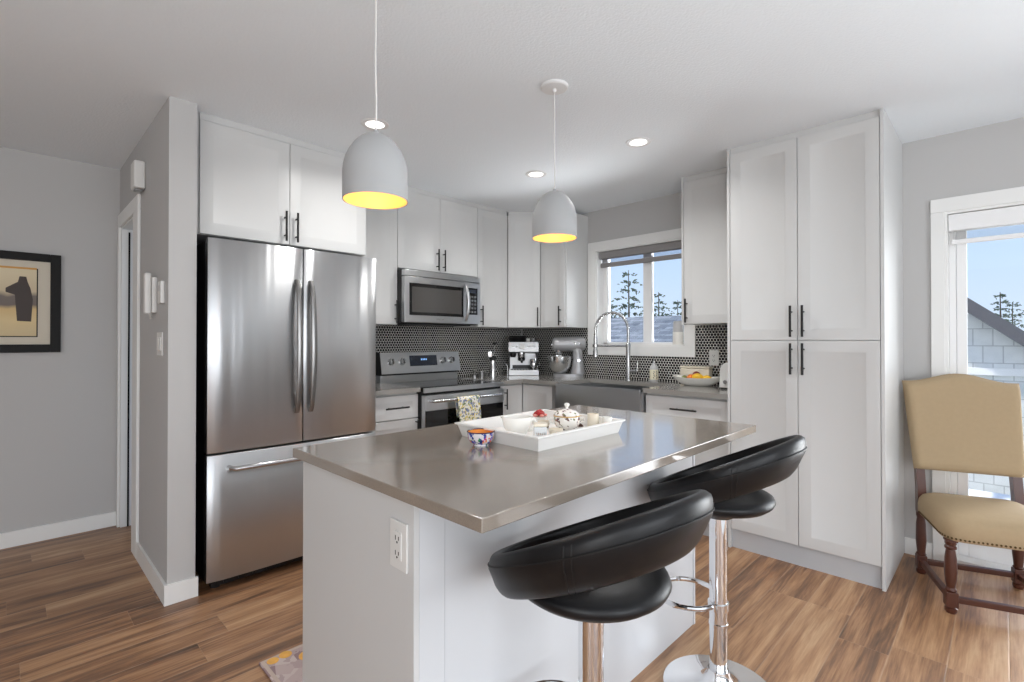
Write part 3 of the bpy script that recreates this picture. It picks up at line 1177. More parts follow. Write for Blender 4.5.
# backguard
b = MB()
b.box(0.0, rw - 0.01, 0.585, 0.655, 0.9055, 0.985, bev=0.003)
b.build('riser', M['steel2'], t)
b = MB()
b.prism([(0.556, 0.998), (0.660, 0.998), (0.660, 1.165), (0.588, 1.165)], -0.004, rw + 0.002, 'YZ')
bg = b.build('backguard', M['steel2'], t)
b = MB()
b.prism([(0.575, 0.984), (0.660, 0.984), (0.660, 0.9985), (0.575, 0.9985)], 0.002, rw - 0.006, 'YZ')
b.prism([(0.560, 0.99), (0.662, 0.99), (0.662, 1.168), (0.590, 1.168)], -0.010, -0.0042, 'YZ')
b.build('black_end_cap', M['plastic_k'], bg)
tilt = math.atan2(0.032, 0.167)
def on_bg(x, z, out=0.0):
    y = 0.556 + (z - 0.998) * 0.032 / 0.167
    return Vector((x, y - out * math.cos(tilt), z + out * math.sin(tilt)))
def bg_rect(x0, x1, z0, z1, out0, out1):
    return [[on_bg(x0, z0, o_), on_bg(x1, z0, o_), on_bg(x1, z1, o_), on_bg(x0, z1, o_)] for o_ in (out0, out1)]
b = MB()
b.loft(bg_rect(0.262, 0.535, 1.052, 1.138, -0.002, 0.003))
ds = b.build('display_panel', M['display'], bg)
b = MB()
for k in range(4):
    b.loft(bg_rect(0.372 + k * 0.016, 0.382 + k * 0.016, 1.098, 1.112, 0.0025, 0.0036))
b.build('clock_digits', M['digit'], ds)
for kx in (0.085, 0.187, 0.598, 0.692):
    b = MB()
    b.cyl(on_bg(kx, 1.092, -0.001), on_bg(kx, 1.092, 0.006), 0.031, 0.030, 24)
    b.cyl(on_bg(kx, 1.092, 0.006), on_bg(kx, 1.092, 0.032), 0.024, 0.021, 24)
    kb = b.build('knob', M['nickel'], bg)
    b = MB()
    b.loft([[on_bg(kx - 0.004, 1.072, 0.031), on_bg(kx + 0.004, 1.072, 0.031), on_bg(kx + 0.004, 1.112, 0.031), on_bg(kx - 0.004, 1.112, 0.031)],
            [on_bg(kx - 0.003, 1.073, 0.040), on_bg(kx + 0.003, 1.073, 0.040), on_bg(kx + 0.003, 1.111, 0.040), on_bg(kx - 0.003, 1.111, 0.040)]])
    b.build('knob_grip', M['plastic_k'], kb)

# dish towel over the oven handle
b = MB()
def towel_sheet(x0, x1, ztop, zb_front, zb_back, yh, rr, shift):
    prof = []
    n = 14
    for i in range(n + 1):
        prof.append((yh - rr - 0.002 - 0.006 * (1 - i / n), zb_front + (ztop - zb_front) * i / n, i / n))
    for i in range(1, 8):
        a = PI - PI * i / 8
        prof.append((yh + rr * math.cos(a), ztop + rr * math.sin(a), 1))
    for i in range(n + 1):
        prof.append((yh + rr + 0.001, ztop - (ztop - zb_back) * i / n, 1 - i / n))
    nx = 16
    th = 0.002
    outer = []
    for j in range(nx + 1):
        u = j / nx
        row = []
        for (y, z, k) in prof:
            x = x0 + (x1 - x0) * u + shift * (1 - k)
            wv = 0.004 * math.sin(u * 9 + 1.0) * (1 - k)
            row.append((x, y - abs(wv), z))
        outer.append(row)
    rings = []
    for row in outer:
        inner = []
        m_ = len(row)
        for i in range(m_):
            p0, p1 = Vector(row[max(i - 1, 0)]), Vector(row[min(i + 1, m_ - 1)])
            tg = (p1 - p0).normalized()
            nn = Vector((1, 0, 0)).cross(tg)
            inner.append(Vector(row[i]) + nn * th)
        rings.append([Vector(p) for p in row] + inner[::-1])
    b.loft(rings)
towel_sheet(2.305, 2.515, 0.834, 0.64, 0.70, 2.84, 0.0145, 0.015)
tag(b.build('dish_towel', M['towel'], ang=60), 'flowered white dish towel hanging over the oven handle', 'towel')

# ------------------------------------------------------------------ island
t = thing('kitchen_island', 'white panelled kitchen island base under the grey quartz top', 'island', (0, 0, 0))
b = MB()
b.box(0.688, 2.15, 0.998, 1.60, 0.0, 0.884)
b.build('body', M['island'], t)
b = MB()
b.box(0.672, 0.6875, 0.985, 1.605, 0.0, 0.884, bev=0.001)
b.build('end_panel', M['cab'], t)
b = MB()
b.box(2.1505, 2.166, 0.985, 1.605, 0.0, 0.884, bev=0.001)
b.build('end_panel', M['island'], t)
b = MB()
b.box(0.688, 0.764, 0.986, 0.9975, 0.0, 0.884, bev=0.0015)
b.build('corner_stile', M['island'], t)
b = MB()
b.box(0.7655, 2.150, 0.9885, 0.9975, 0.0, 0.884, bev=0.0015)
b.build('back_panel', M['island'], t)
for k in range(3):
    x0 = 0.69 + k * 0.487
    b = MB()
    # doors on the working side face +Y
    b.shaker(0.002, 0.485, 0.11, 0.875, y=0.0, t=0.019)
    b.build('door', M['cab'], t, loc=(x0 + 0.487, 1.6205, 0), rz=PI)
b = MB()
b.box(0.6534, 2.1719, 0.7265, 1.6445, 0.8842, 0.914, bev=0.003, seg=3)
tag(b.build('island_countertop', M['quartz']), 'grey polished quartz island worktop overhanging the bar stools', 'countertop')

def outlet(name, label, loc, rz, gang=True):
    """duplex outlet plate facing -Y locally"""
    t = thing(name, label, 'outlet', loc, rz)
    b = MB()
    b.box(-0.036, 0.036, -0.006, 0.0, -0.058, 0.058, bev=0.002)
    b.build('cover_plate', M['plastic_w'], t)
    b = MB()
    b.box(-0.0165, 0.0165, -0.0085, -0.004, -0.034, 0.034, bev=0.0015)
    rc = b.build('receptacle', M['plastic_w'], t)
    b = MB()
    for z in (-0.018, 0.018):
        b.box(-0.008, -0.0055, -0.0090, -0.008, z - 0.005, z + 0.006)
        b.box(0.0055, 0.008, -0.0090, -0.008, z - 0.004, z + 0.005)
        b.cyl((0, -0.008, z - 0.0095), (0, -0.0090, z - 0.0095), 0.0028, seg=10)
    b.build('socket_slots', M['gap'], rc)
    return t
outlet('wall_outlet', 'white duplex outlet on the end panel of the island', (0.672, 1.043, 0.768), -PI / 2)
outlet('wall_outlet', 'white outlet on the tiled backsplash beside the pantry', (XB - 0.006, 1.556, 1.131), -PI / 2)

# ------------------------------------------------------------------ bar stools
def bar_stool(loc, rz, label, frot=0.0):
    """local: backrest towards -Y, footrest towards +Y"""
    t = thing('bar_stool', label, 'stool', loc, rz, 'black bar stools at the island')
    b = MB()
    b.lathe([(0.0, 0.0), (0.192, 0.0), (0.194, 0.004), (0.191, 0.009), (0.15, 0.014), (0.09, 0.023), (0.055, 0.038), (0.040, 0.062), (0.036, 0.08), (0.0, 0.08)], (0, 0), 48)
    b.build('base', M['chrome'], t)
    b = MB()
    b.lathe([(0.0, 0.072), (0.0305, 0.072), (0.0305, 0.235), (0.033, 0.237), (0.033, 0.247), (0.0305, 0.249), (0.0305, 0.635), (0.0, 0.635)], (0, 0), 28)
    b.build('column', M['chrome'], t)
    b = MB()
    pts = []
    for i in range(29):
        a = -PI / 2 + 0.26 + (2 * PI - 0.52) * i / 28
        pts.append((0.116 * math.cos(a), 0.118 + 0.112 * math.sin(a), 0.308))
    fr_rot = Matrix.Rotation(frot, 3, 'Z')
    b.tube([fr_rot @ Vector(p) for p in pts], 0.009, 10)
    b.lathe([(0.030, 0.292), (0.036, 0.294), (0.036, 0.320), (0.030, 0.322)], (0, 0), 24, caps=False)
    b.build('footrest', M['chrome'], t)
    b = MB()
    b.lathe([(0.0, 0.63), (0.05, 0.63), (0.075, 0.647), (0.075, 0.6595), (0.0, 0.6595)], (0, 0), 28)
    b.build('seat_plate', M['plastic_k'], t)
    b = MB()
    b.lathe([(0.0, 0.660), (0.10, 0.661), (0.135, 0.666), (0.163, 0.676), (0.180, 0.689), (0.186, 0.701), (0.181, 0.713), (0.163, 0.722), (0.13, 0.728), (0.08, 0.731), (0.0, 0.732)], (0, 0.0), 48)
    seat = b.build('seat', M['leather'], t, ang=80)
    # wrap-round backrest band
    b = MB()
    n = 56
    def frame(phi):
        c, s = math.cos(phi), math.sin(phi)
        # back direction is -Y
        RT = 0.226 + 0.036 * max(0, c)
        RB = 0.203 + 0.014 * max(0, c)
        top = Vector((RT * s * 1.0, -RT * c, 0.823 + 0.47 * RT * c))
        bot = Vector((RB * s * 0.98, -RB * c, 0.712 + 0.44 * RB * c))
        return top, bot
    line_out = []
    R_ = []
    for i in range(n):
        phi = -PI + 2 * PI * i / n
        top, bot = frame(phi)
        mid = (top + bot) / 2
        ax = (top - bot)
        hl = ax.length / 2
        ax.normalize()
        radial = Vector((math.sin(phi), -math.cos(phi), 0.0))
        nn = (radial - ax * radial.dot(ax)).normalized()
        ring = []
        m_ = 20
        for k in range(m_):
            a = 2 * PI * k / m_
            ca, sa = math.cos(a), math.sin(a)
            # rounded slab, fat at the top edge
            px = math.copysign(abs(ca) ** 0.45, ca)
            pz = math.copysign(abs(sa) ** 0.75, sa)
            tt = 0.0165 * (1.12 if pz > 0 else 0.8)
            ring.append(mid + nn * (px * tt) + ax * (pz * hl) + nn * 0.012 * (1 - pz * pz))
        R_.append(b.ring(ring))
        line_out.append(mid + ax * hl * 0.58 + nn * (0.012 * (1 - 0.34) + 0.0165 * 1.12 * 0.985))
    for i in range(n):
        b.skin(R_[i], R_[(i + 1) % n])
    back = b.build('backrest', M['leather'], t, ang=80)
    b = MB()
    b.tube(line_out, 0.0022, 6, closed=True)
    for phi0 in (math.radians(-62), math.radians(-58.5), math.radians(62), math.radians(58.5)):
        top, bot = frame(phi0)
        mid = (top + bot) / 2
        ax = (top - bot)
        hl = ax.length / 2
        ax.normalize()
        radial = Vector((math.sin(phi0), -math.cos(phi0), 0.0))
        nn = (radial - ax * radial.dot(ax)).normalized()
        seam_ = []
        for k in range(13):
            pz = -0.9 + 1.8 * k / 12
            px = (max(0, 1 - abs(pz) ** (1 / 0.75 * 2))) ** (0.45 / 2)
            tt = 0.0165 * (1.12 if pz > 0 else 0.8)
            seam_.append(mid + nn * (px * tt + 0.012 * (1 - pz * pz)) + ax * (pz * hl))
        b.tube(seam_, 0.0014, 5)
    b.build('stitching', M['stitch'], back)
    return t
bar_stool((0.988, 0.708, 0.0), math.radians(-4), 'black leather bar stool nearest the camera with a wrap-round back', math.radians(4))
bar_stool((1.811, 0.738, 0), math.radians(3), 'black leather bar stool farther along the island near the pantry', math.radians(-4))

# ------------------------------------------------------------------ pendants and downlights
def pendant(x, y, zb, label):
    t = thing('pendant_lamp', label, 'lamp', (x, y, 0), 0, 'white dome pendants over the island')
    R = 0.1025
    prof = [(R, 0.0), (R, 0.05), (R, 0.088), (R * 0.975, 0.112), (R * 0.91, 0.137), (R * 0.80, 0.161), (R * 0.66, 0.182), (R * 0.51, 0.198), (R * 0.36, 0.209), (R * 0.22, 0.215), (0.012, 0.218)]
    b = MB()
    outer = [(r, zb + z) for r, z in prof]
    b.lathe(outer + [(0.0, zb + 0.2182)], (0, 0), 48, caps=False)
    b.lathe([(R, zb), (R - 0.0022, zb), (R - 0.0022, zb + 0.004)], (0, 0), 48, caps=False)
    sh = b.build('lamp_shade', M['shade'], t, ang=60)
    b = MB()
    b.lathe([(max(r - 0.003, 0.004), zb + z * 0.985 + 0.0005) for r, z in prof], (0, 0), 48, caps=False)
    b.build('shade_lining', M['gold_in'], sh, ang=60)
    b = MB()
    b.lathe([(0.009, zb + 0.2175), (0.009, zb + 0.222), (0.006, zb + 0.228), (0.0, zb + 0.228)], (0, 0), 16)
    b.build('cord_grip', M['shade'], t)
    b = MB()
    pts = []
    for i in range(13):
        u = i / 12
        z = zb + 0.22 + (H - 0.022 - zb - 0.22) * u
        pts.append((0.0025 * math.sin(u * 9) * (1 - u), 0.0025 * math.cos(u * 7) * (1 - u) * u, z))
    b.tube(pts, 0.0028, 8)
    b.build('cord', M['plastic_w'], t)
    b = MB()
    b.lathe([(0.0, H - 0.030), (0.008, H - 0.030), (0.009, H - 0.016), (0.058, H - 0.014), (0.063, H - 0.010), (0.064, H - 0.0005), (0.0, H - 0.0005)], (0, 0), 36)
    can = b.build('ceiling_canopy', M['fixture'], t)
    b = MB()
    b.lathe([(0.0, zb + 0.185), (0.016, zb + 0.185), (0.016, zb + 0.13), (0.0, zb + 0.13)], (0, 0), 16)
    sk = b.build('socket', M['plastic_w'], t)
    b = MB()
    b.ball((0, 0, zb + 0.103), (0.026, 0.026, 0.03), 16, 10)
    b.build('bulb', M['bulb'], sk)
    l = bpy.data.lights.new('pendant_glow', 'POINT')
    l.energy = 0.8
    l.color = (1.0, 0.88, 0.70)
    l.shadow_soft_size = 0.03
    lo = bpy.data.objects.new('pendant_glow', l)
    COL.objects.link(lo)
    lo.parent = t
    lo.location = (0, 0, zb + 0.055)
pendant(0.835, 1.442, 1.713, 'white dome pendant lamp hanging in front of the refrigerator')
pendant(1.774, 1.473, 1.734, 'white dome pendant lamp hanging left of the kitchen window')

for x, y, lb in ((1.402, 2.428, 'round recessed downlight in the ceiling behind the left pendant'),
                 (2.624, 2.347, 'round recessed downlight in the ceiling left of the far pendant cord'),
                 (2.626, 1.535, 'round recessed downlight in the ceiling in front of the pantry')):
    t = thing('recessed_light', lb, 'light', (x, y, H), 0, 'recessed downlights in the ceiling')
    b = MB()
    b.lathe([(0.050, -0.004), (0.058, -0.006), (0.072, -0.004), (0.075, 0.0), (0.050, 0.0)], (0, 0), 40, caps=False)
    b.build('trim_ring', M['fixture'], t)
    b = MB()
    b.lathe([(0.0, -0.003), (0.051, -0.003), (0.051, -0.0005), (0.0, -0.0005)], (0, 0), 32)
    b.build('diffuser', M['led'], t)
    l = bpy.data.lights.new('downlight_beam', 'AREA')
    l.shape = 'DISK'
    l.size = 0.10
    l.spread = math.radians(150)
    l.energy = 6.4
    l.color = (1.0, 0.985, 0.965)
    lo = bpy.data.objects.new('downlight_beam', l)
    COL.objects.link(lo)
    lo.parent = t
    lo.location = (0, 0, -0.012)

# ------------------------------------------------------------------ window shade, candle, counter things
t = thing('roller_shade', 'grey roller shade drawn up at the top of the kitchen window', 'blind', (XB + 0.035, (wy0 + wy1) / 2, 0))
hy = (wy1 - wy0) / 2 - 0.0145
b = MB()
b.box(-0.028, 0.028, -hy, hy, 1.998, 2.0625, bev=0.008)
b.build('cassette', M['blind'], t)
b = MB()
b.box(0.006, 0.008, -hy + 0.012, hy - 0.012, 1.965, 1.998)
b.build('sheer_band', glass_material('sheer_fabric', (0.82, 0.82, 0.84, 1)), t)
b = MB()
b.box(-0.010, 0.016, -hy + 0.006, hy - 0.006, 1.922, 1.962, bev=0.008)
b.build('bottom_bar', M['blind'], t)

b = MB()
t = thing('candle_jar', 'grey and white candle jar on the kitchen window sill', 'candle', (XB + 0.030, 1.862, wz0 + 0.012))
b.lathe([(0.0, 0), (0.040, 0), (0.042, 0.006), (0.042, 0.10), (0.0, 0.10)], (0, 0), 28)
b.build('jar', M['ceramic'], t)
b = MB()
b.lathe([(0.0, 0.1005), (0.041, 0.1005), (0.040, 0.125), (0.036, 0.185), (0.033, 0.188), (0.0, 0.188)], (0, 0), 28)
b.build('lid', M['frost'], t)

# soap bottle
t = thing('soap_bottle', 'clear bottle with a cream label beside the faucet', 'bottle', (3.655, 2.00, ZC))
b = MB()
b.lathe([(0.0, 0), (0.032, 0), (0.034, 0.004), (0.034, 0.105), (0.030, 0.118), (0.014, 0.135), (0.012, 0.15), (0.0, 0.15)], (0, 0), 24)
b.build('bottle_body', M['frost'], t)
b = MB()
rr = 0.0346
pts0 = []
for z in (0.018, 0.098):
    pts0.append([(rr * math.cos(a), rr * math.sin(a), z) for a in [PI * 0.55 + PI * 1.4 * k / 20 for k in range(21)]])
b.loft(pts0, closed=False, caps=False)
lab = b.build('label', M['label'], t)
b = MB()
for z, ww in ((0.082, 0.014), (0.066, 0.020), (0.050, 0.012), (0.034, 0.020)):
    for s in (-1, 1):
        a0 = PI * 1.25
        a = a0 + s * ww / rr * 0.5
        c = Vector((0.0352 * math.cos(a), 0.0352 * math.sin(a), z))
        tn = Vector((-math.sin(a), math.cos(a), 0))
        for q in (-0.35, 0.4):
            b.tube([c + tn * 0.005 * q + Vector((0, 0, -0.006)), c + tn * 0.006 * s + Vector((0, 0, 0.006))], 0.0016, 5)
b.build('printed_marks', M['ink'], lab)
b = MB()
b.lathe([(0.0, 0.1502), (0.013, 0.1502), (0.013, 0.165), (0.005, 0.168), (0.005, 0.185), (0.0, 0.185)], (0, 0), 16)
b.tube([(0, 0, 0.183), (-0.012, -0.012, 0.186), (-0.026, -0.026, 0.180)], 0.004, 8)
b.build('pump', M['nickel'], t)

# fruit bowl (long boat shape) and fruit
b = MB()
rings = []
cxr = []
N = 28
def boat(z, kx, ky):
    out = []
    for i in range(N):
        a = 2 * PI * i / N
        c, s = math.cos(a), math.sin(a)
        r = 1.0
        out.append((ky * math.copysign(abs(s) ** 0.9, s), kx * math.copysign(abs(c) ** 1.0, c), z + 0.012 * abs(c) ** 3 * (z / 0.06)))
    return out
for z, kx, ky in ((0.0, 0.085, 0.05), (0.004, 0.10, 0.06), (0.02, 0.138, 0.08), (0.045, 0.168, 0.097), (0.060, 0.180, 0.104), (0.060, 0.174, 0.099), (0.045, 0.160, 0.090), (0.02, 0.128, 0.072), (0.012, 0.09, 0.05)):
    rings.append(boat(z, kx, ky))
b.loft(rings)
tag(b.build('fruit_bowl', M['ceramic'], loc=(3.56, 1.60, ZC), rz=math.radians(8), ang=60), 'long white boat-shaped bowl of fruit on the worktop beside the pantry', 'bowl')
FR = [((-0.005, 0.045, 0.052), 0.032, 'orange', 'tangerine', 'orange fruit lying left of the lemon in the boat-shaped bowl'),
      ((-0.012, -0.008, 0.060), 0.034, 'lemon', 'lemon', 'yellow fruit in the middle of the boat-shaped bowl'),
      ((0.03, 0.02, 0.074), 0.030, 'plum', 'plum', 'dark red fruit on top at the back of the boat-shaped bowl'),
      ((-0.004, -0.072, 0.052), 0.030, 'lemon', 'lemon', 'yellow fruit at the pantry end of the boat-shaped bowl'),
      ((0.0, 0.098, 0.046), 0.026, 'lime', 'leafy', 'small green fruit at the faucet end of the boat-shaped bowl')]
for (ox, oy, oz), r_, nm, mm, lb in FR:
    b = MB()
    if nm == 'lemon':
        b.ball((0, 0, 0), (r_ * 0.9, r_ * 1.25, r_ * 0.9), 18, 12)
    else:
        b.ball((0, 0, 0), (r_, r_, r_ * 0.93), 18, 12)
    fo = b.build(nm, M[mm], loc=(3.56 + ox, 1.60 + oy, ZC + oz), ang=80)
    tag(fo, lb, 'fruit', 'fruit in the boat-shaped bowl')
    b = MB()
    b.cyl((0, 0, r_ * 0.88), (0.001, 0, r_ * 0.98), 0.003, 0.002, 8)
    b.build('stem_end', M['leafy'], fo)
# rectangular white canister behind the bowl
t = thing('ceramic_canister', 'cream rectangular canister standing behind the fruit bowl', 'container', (3.705, 1.675, ZC), 0)
b = MB()
b.box(-0.035, 0.035, -0.115, 0.115, 0.0, 0.118, bev=0.012, seg=3)
b.build('body', M['cream_cer'], t)
b = MB()
b.box(-0.037, 0.037, -0.117, 0.117, 0.1185, 0.135, bev=0.006, seg=2)
b.build('lid', M['cream_cer'], t)
# toaster
t = thing('toaster', 'white rounded toaster tucked against the pantry side', 'toaster', (3.54, 1.291, ZC), 0)
b = MB()
prof = []
for i in range(25):
    a = PI * i / 24
    prof.append((0.085 * math.copysign(abs(math.cos(a)) ** 0.5, math.cos(a)), 0.095 + 0.085 * math.sin(a) ** 0.75))
prof = [(0.087, 0.012)] + prof + [(-0.087, 0.012)]
b.loft([[(x_, y, z_) for y, z_ in prof] for x_ in (-0.13, 0.13)])
tb = b.build('body', M['plastic_w'], t, ang=40)
b = MB()
b.box(-0.125, 0.125, -0.08, 0.08, 0.0, 0.0125, bev=0.003)
b.build('foot_plate', M['plastic_k'], t)
b = MB()
b.box(-0.10, 0.10, -0.04, -0.018, 0.1775, 0.1825)
b.box(-0.10, 0.10, 0.018, 0.04, 0.1775, 0.1825)
b.build('slots', M['gap'], tb)
b = MB()
b.box(-0.152, -0.130, -0.02, 0.02, 0.10, 0.112, bev=0.004)
b.cyl((-0.130, 0.045, 0.05), (-0.142, 0.045, 0.05), 0.013)
b.build('lever', M['nickel'], tb)

# ------------------------------------------------------------------ espresso machine (faces the camera across the corner)
t = thing('espresso_machine', 'stainless steel espresso machine in the corner of the worktop', 'coffee machine', (3.545, 3.34, ZC), -PI / 4)
hw = 0.142
b = MB()
b.box(-hw, hw, -0.01, 0.155, 0.012, 0.30, bev=0.006)
b.build('body', M['steel2'], t)
b = MB()
b.prism([(-0.145, 0.225), (-0.01, 0.205), (-0.01, 0.315), (-0.13, 0.315)], -hw, hw, 'YZ')
hd = b.build('head', M['steel2'], t)
b = MB()
b.cyl((-0.015, -0.138, 0.272), (-0.015, -0.150, 0.274), 0.026, 0.025, 24)
b.build('pressure_gauge', M['plastic_w'], hd)
for kx in (-0.10, -0.065, 0.045, 0.072, 0.10):
    b = MB()
    b.cyl((kx, -0.136, 0.272), (kx, -0.150, 0.275), 0.011, 0.010, 16)
    b.build('button', M['chrome'], hd)
b = MB()
b.box(-hw, hw, -0.165, -0.0105, 0.0, 0.052, bev=0.005)
tr = b.build('drip_tray', M['steel2'], t)
b = MB()
b.box(-0.105, 0.075, -0.0135, -0.0102, 0.056, 0.092)
b.box(-0.139, -0.128, -0.0135, -0.0102, 0.056, 0.205)
b.box(0.125, 0.139, -0.0135, -0.0102, 0.056, 0.205)
b.build('dark_strip', M['plastic_k'], t)  # black strips on the back panel, drawing in the dark cavity
b = MB()
for k in range(9):
    b.box(-0.12 + k * 0.0275, -0.10 + k * 0.0275, -0.15, -0.02, 0.0515, 0.0545)
b.build('drip_grid', M['plastic_k'], tr)
b = MB()
b.lathe([(0.0, 0.165), (0.032, 0.165), (0.036, 0.175), (0.036, 0.214), (0.0, 0.214)], (-0.02, -0.075), 24)
b.build('group_head', M['chrome'], t)
b = MB()
b.lathe([(0.0, 0.135), (0.026, 0.135), (0.035, 0.145), (0.036, 0.166), (0.0, 0.166)], (-0.02, -0.075), 24)
b.tube([(-0.02, -0.105, 0.150), (-0.02, -0.16, 0.146), (-0.02, -0.235, 0.132)], [0.009, 0.013, 0.012], 12)
b.build('portafilter', M['plastic_k'], t)
b = MB()
b.lathe([(0.0, 0.17), (0.022, 0.17), (0.03, 0.19), (0.03, 0.212), (0.0, 0.212)], (-0.100, -0.07), 20)
b.build('grinder_outlet', M['plastic_k'], t)
b = MB()
b.tube([(0.115, -0.10, 0.218), (0.115, -0.12, 0.19), (0.112, -0.125, 0.14), (0.110, -0.118, 0.10)], 0.006, 10)
b.build('steam_wand', M['chrome'], t)
b = MB()
b.lathe([(0.062, 0.3002), (0.075, 0.312), (0.09, 0.355), (0.092, 0.362), (0.0, 0.362)], (-0.055, 0.06), 28)
hp_ = b.build('bean_hopper', M['plastic_k'], t)
b = MB()
b.lathe([(0.0, 0.3625), (0.085, 0.3625), (0.08, 0.375), (0.02, 0.378), (0.0, 0.378)], (-0.055, 0.06), 28)
b.build('hopper_lid', M['plastic_k'], hp_)
b = MB()
b.lathe([(0.0, 0), (0.030, 0), (0.034, 0.01), (0.036, 0.05), (0.033, 0.085), (0.036, 0.095), (0.033, 0.095), (0.030, 0.085), (0.031, 0.05), (0.0, 0.012)], (0, 0), 24)
b.tube([(0.034, 0, 0.08), (0.058, 0, 0.075), (0.060, 0, 0.04), (0.036, 0, 0.025)], 0.004, 8)
pj = Matrix.Rotation(-PI / 4, 3, 'Z') @ Vector((0.095, -0.085, 0))
tag(b.build('milk_jug', M['chrome'], loc=(3.545 + pj.x, 3.34 + pj.y, ZC + 0.0560), rz=-0.6), 'small steel milk jug on the tray of the espresso machine', 'jug')
for k, (ox, oy, r_, lb) in enumerate(((0.05, 0.05, 0.022, 'small white cup on top of the espresso machine'), (0.105, 0.06, 0.026, 'steel cup on top of the espresso machine at the right'))):
    pj = Matrix.Rotation(-PI / 4, 3, 'Z') @ Vector((ox, oy, 0))
    b = MB()
    b.lathe([(0.0, 0), (r_ * 0.7, 0), (r_, 0.05), (r_ * 0.93, 0.05), (r_ * 0.6, 0.005), (0.0, 0.005)], (0, 0), 20)
    tag(b.build('cup', M['chrome'] if k else M['ceramic'], loc=(3.545 + pj.x, 3.34 + pj.y, ZC + 0.3005)), lb, 'cup')

# ------------------------------------------------------------------ stand mixer, side on
mx_rz = math.atan2(-0.712, 0.702)
t = thing('stand_mixer', 'silver stand mixer with a steel bowl beside the espresso machine', 'mixer', (3.61, 2.835, ZC), mx_rz)
# local: head points to -x, column at +x
b = MB()
b.loft([[(0.03 + (0.115 + (0.0)) * math.cos(a) * (1.45 if math.cos(a) < 0 else 0.95), 0.095 * math.sin(a), z) for a in [2 * PI * k / 28 for k in range(28)]] for z in (0.0, 0.022, 0.028)])
b.build('base', M['mixer'], t)
b = MB()
rings = []
for z, x_, rx, ry in ((0.027, 0.085, 0.066, 0.066), (0.08, 0.088, 0.058, 0.058), (0.15, 0.088, 0.048, 0.052), (0.22, 0.083, 0.046, 0.052), (0.27, 0.078, 0.052, 0.055)):
    rings.append([(x_ + rx * math.cos(a), ry * math.sin(a), z) for a in [2 * PI * k / 24 for k in range(24)]])
b.loft(rings)
b.build('column', M['mixer'], t)
b = MB()
rings = []
for x_, r_, zc in ((0.160, 0.015, 0.300), (0.156, 0.042, 0.300), (0.14, 0.060, 0.299), (0.09, 0.070, 0.298), (0.0, 0.068, 0.298), (-0.09, 0.064, 0.297), (-0.125, 0.060, 0.296), (-0.142, 0.050, 0.295), (-0.148, 0.022, 0.294)):
    rings.append([(x_, r_ * 0.95 * math.cos(a), zc + r_ * math.sin(a)) for a in [2 * PI * k / 24 for k in range(24)]])
b.loft(rings)
hd = b.build('motor_head', M['mixer'], t, ang=60)
b = MB()
b.ball((0.055, -0.064, 0.305), (0.012, 0.008, 0.012), 12, 8)
b.ball((0.095, -0.062, 0.30), (0.010, 0.008, 0.010), 12, 8)
b.tube([(-0.146, 0, 0.290), (-0.157, 0, 0.290)], 0.018, 14)
b.build('knob', M['chrome'], hd)
b = MB()
b.cyl((-0.085, 0, 0.244), (-0.085, 0, 0.20), 0.035, 0.025, 20)
b.build('hub', M['chrome'], hd)
b = MB()
b.lathe([(0.0, 0.03), (0.045, 0.03), (0.05, 0.034), (0.075, 0.055), (0.098, 0.095), (0.106, 0.15), (0.108, 0.185), (0.111, 0.188), (0.106, 0.190), (0.103, 0.15), (0.095, 0.098), (0.06, 0.055), (0.0, 0.045)], (-0.078, 0), 36)
b.build('bowl', M['softchrome'], t)
b = MB()
b.cyl((0.088, -0.05, 0.15), (0.088, -0.066, 0.15), 0.012)
b.build('speed_lever', M['chrome'], t)

# ------------------------------------------------------------------ manual coffee mill and small items right of the range
t = thing('coffee_grinder', 'tall slim hand coffee grinder with a crank on the worktop', 'grinder', (3.10, 3.30, ZC), -PI / 4)
b = MB()
b.lathe([(0.0, 0), (0.030, 0), (0.030, 0.09), (0.028, 0.095), (0.028, 0.15), (0.024, 0.155), (0.0, 0.155)], (0, 0), 24)
b.build('body', M['nickel'], t)
b = MB()
b.lathe([(0.0, 0.1555), (0.036, 0.158), (0.036, 0.172), (0.02, 0.18), (0.0, 0.18)], (0, 0), 24)
b.build('top_cap', M['plastic_k'], t)
b = MB()
b.box(-0.042, -0.008, -0.018, 0.018, 0.18, 0.232, bev=0.004)
b.tube([(0.0, 0, 0.18), (0.012, 0, 0.22), (0.016, 0, 0.29)], 0.004, 8)
cr = b.build('crank', M['nickel'], t)
b = MB()
b.ball((0.017, 0, 0.302), (0.020, 0.020, 0.012), 14, 8)
b.build('crank_knob', M['plastic_k'], cr)
b = MB()
pts = [(0.0, 0.0, 0.0)]
for i in range(13):
    a = PI * i / 12
    pts.append((0.026 - 0.026 * math.cos(a), 0, 0.085 + 0.035 * math.sin(a)))
pts.append((0.052, 0, 0.0))
b.tube(pts, 0.0025, 8)
b.tube([(0.0, 0, 0.003), (0.026, 0.02, 0.003), (0.052, 0, 0.003), (0.026, -0.02, 0.003)], 0.0025, 8, closed=True)
tag(b.build('wire_stand', M['nickel'], loc=(3.175, 3.26, ZC), rz=-PI / 4), 'thin wire loop stand right of the hand coffee grinder', 'stand')
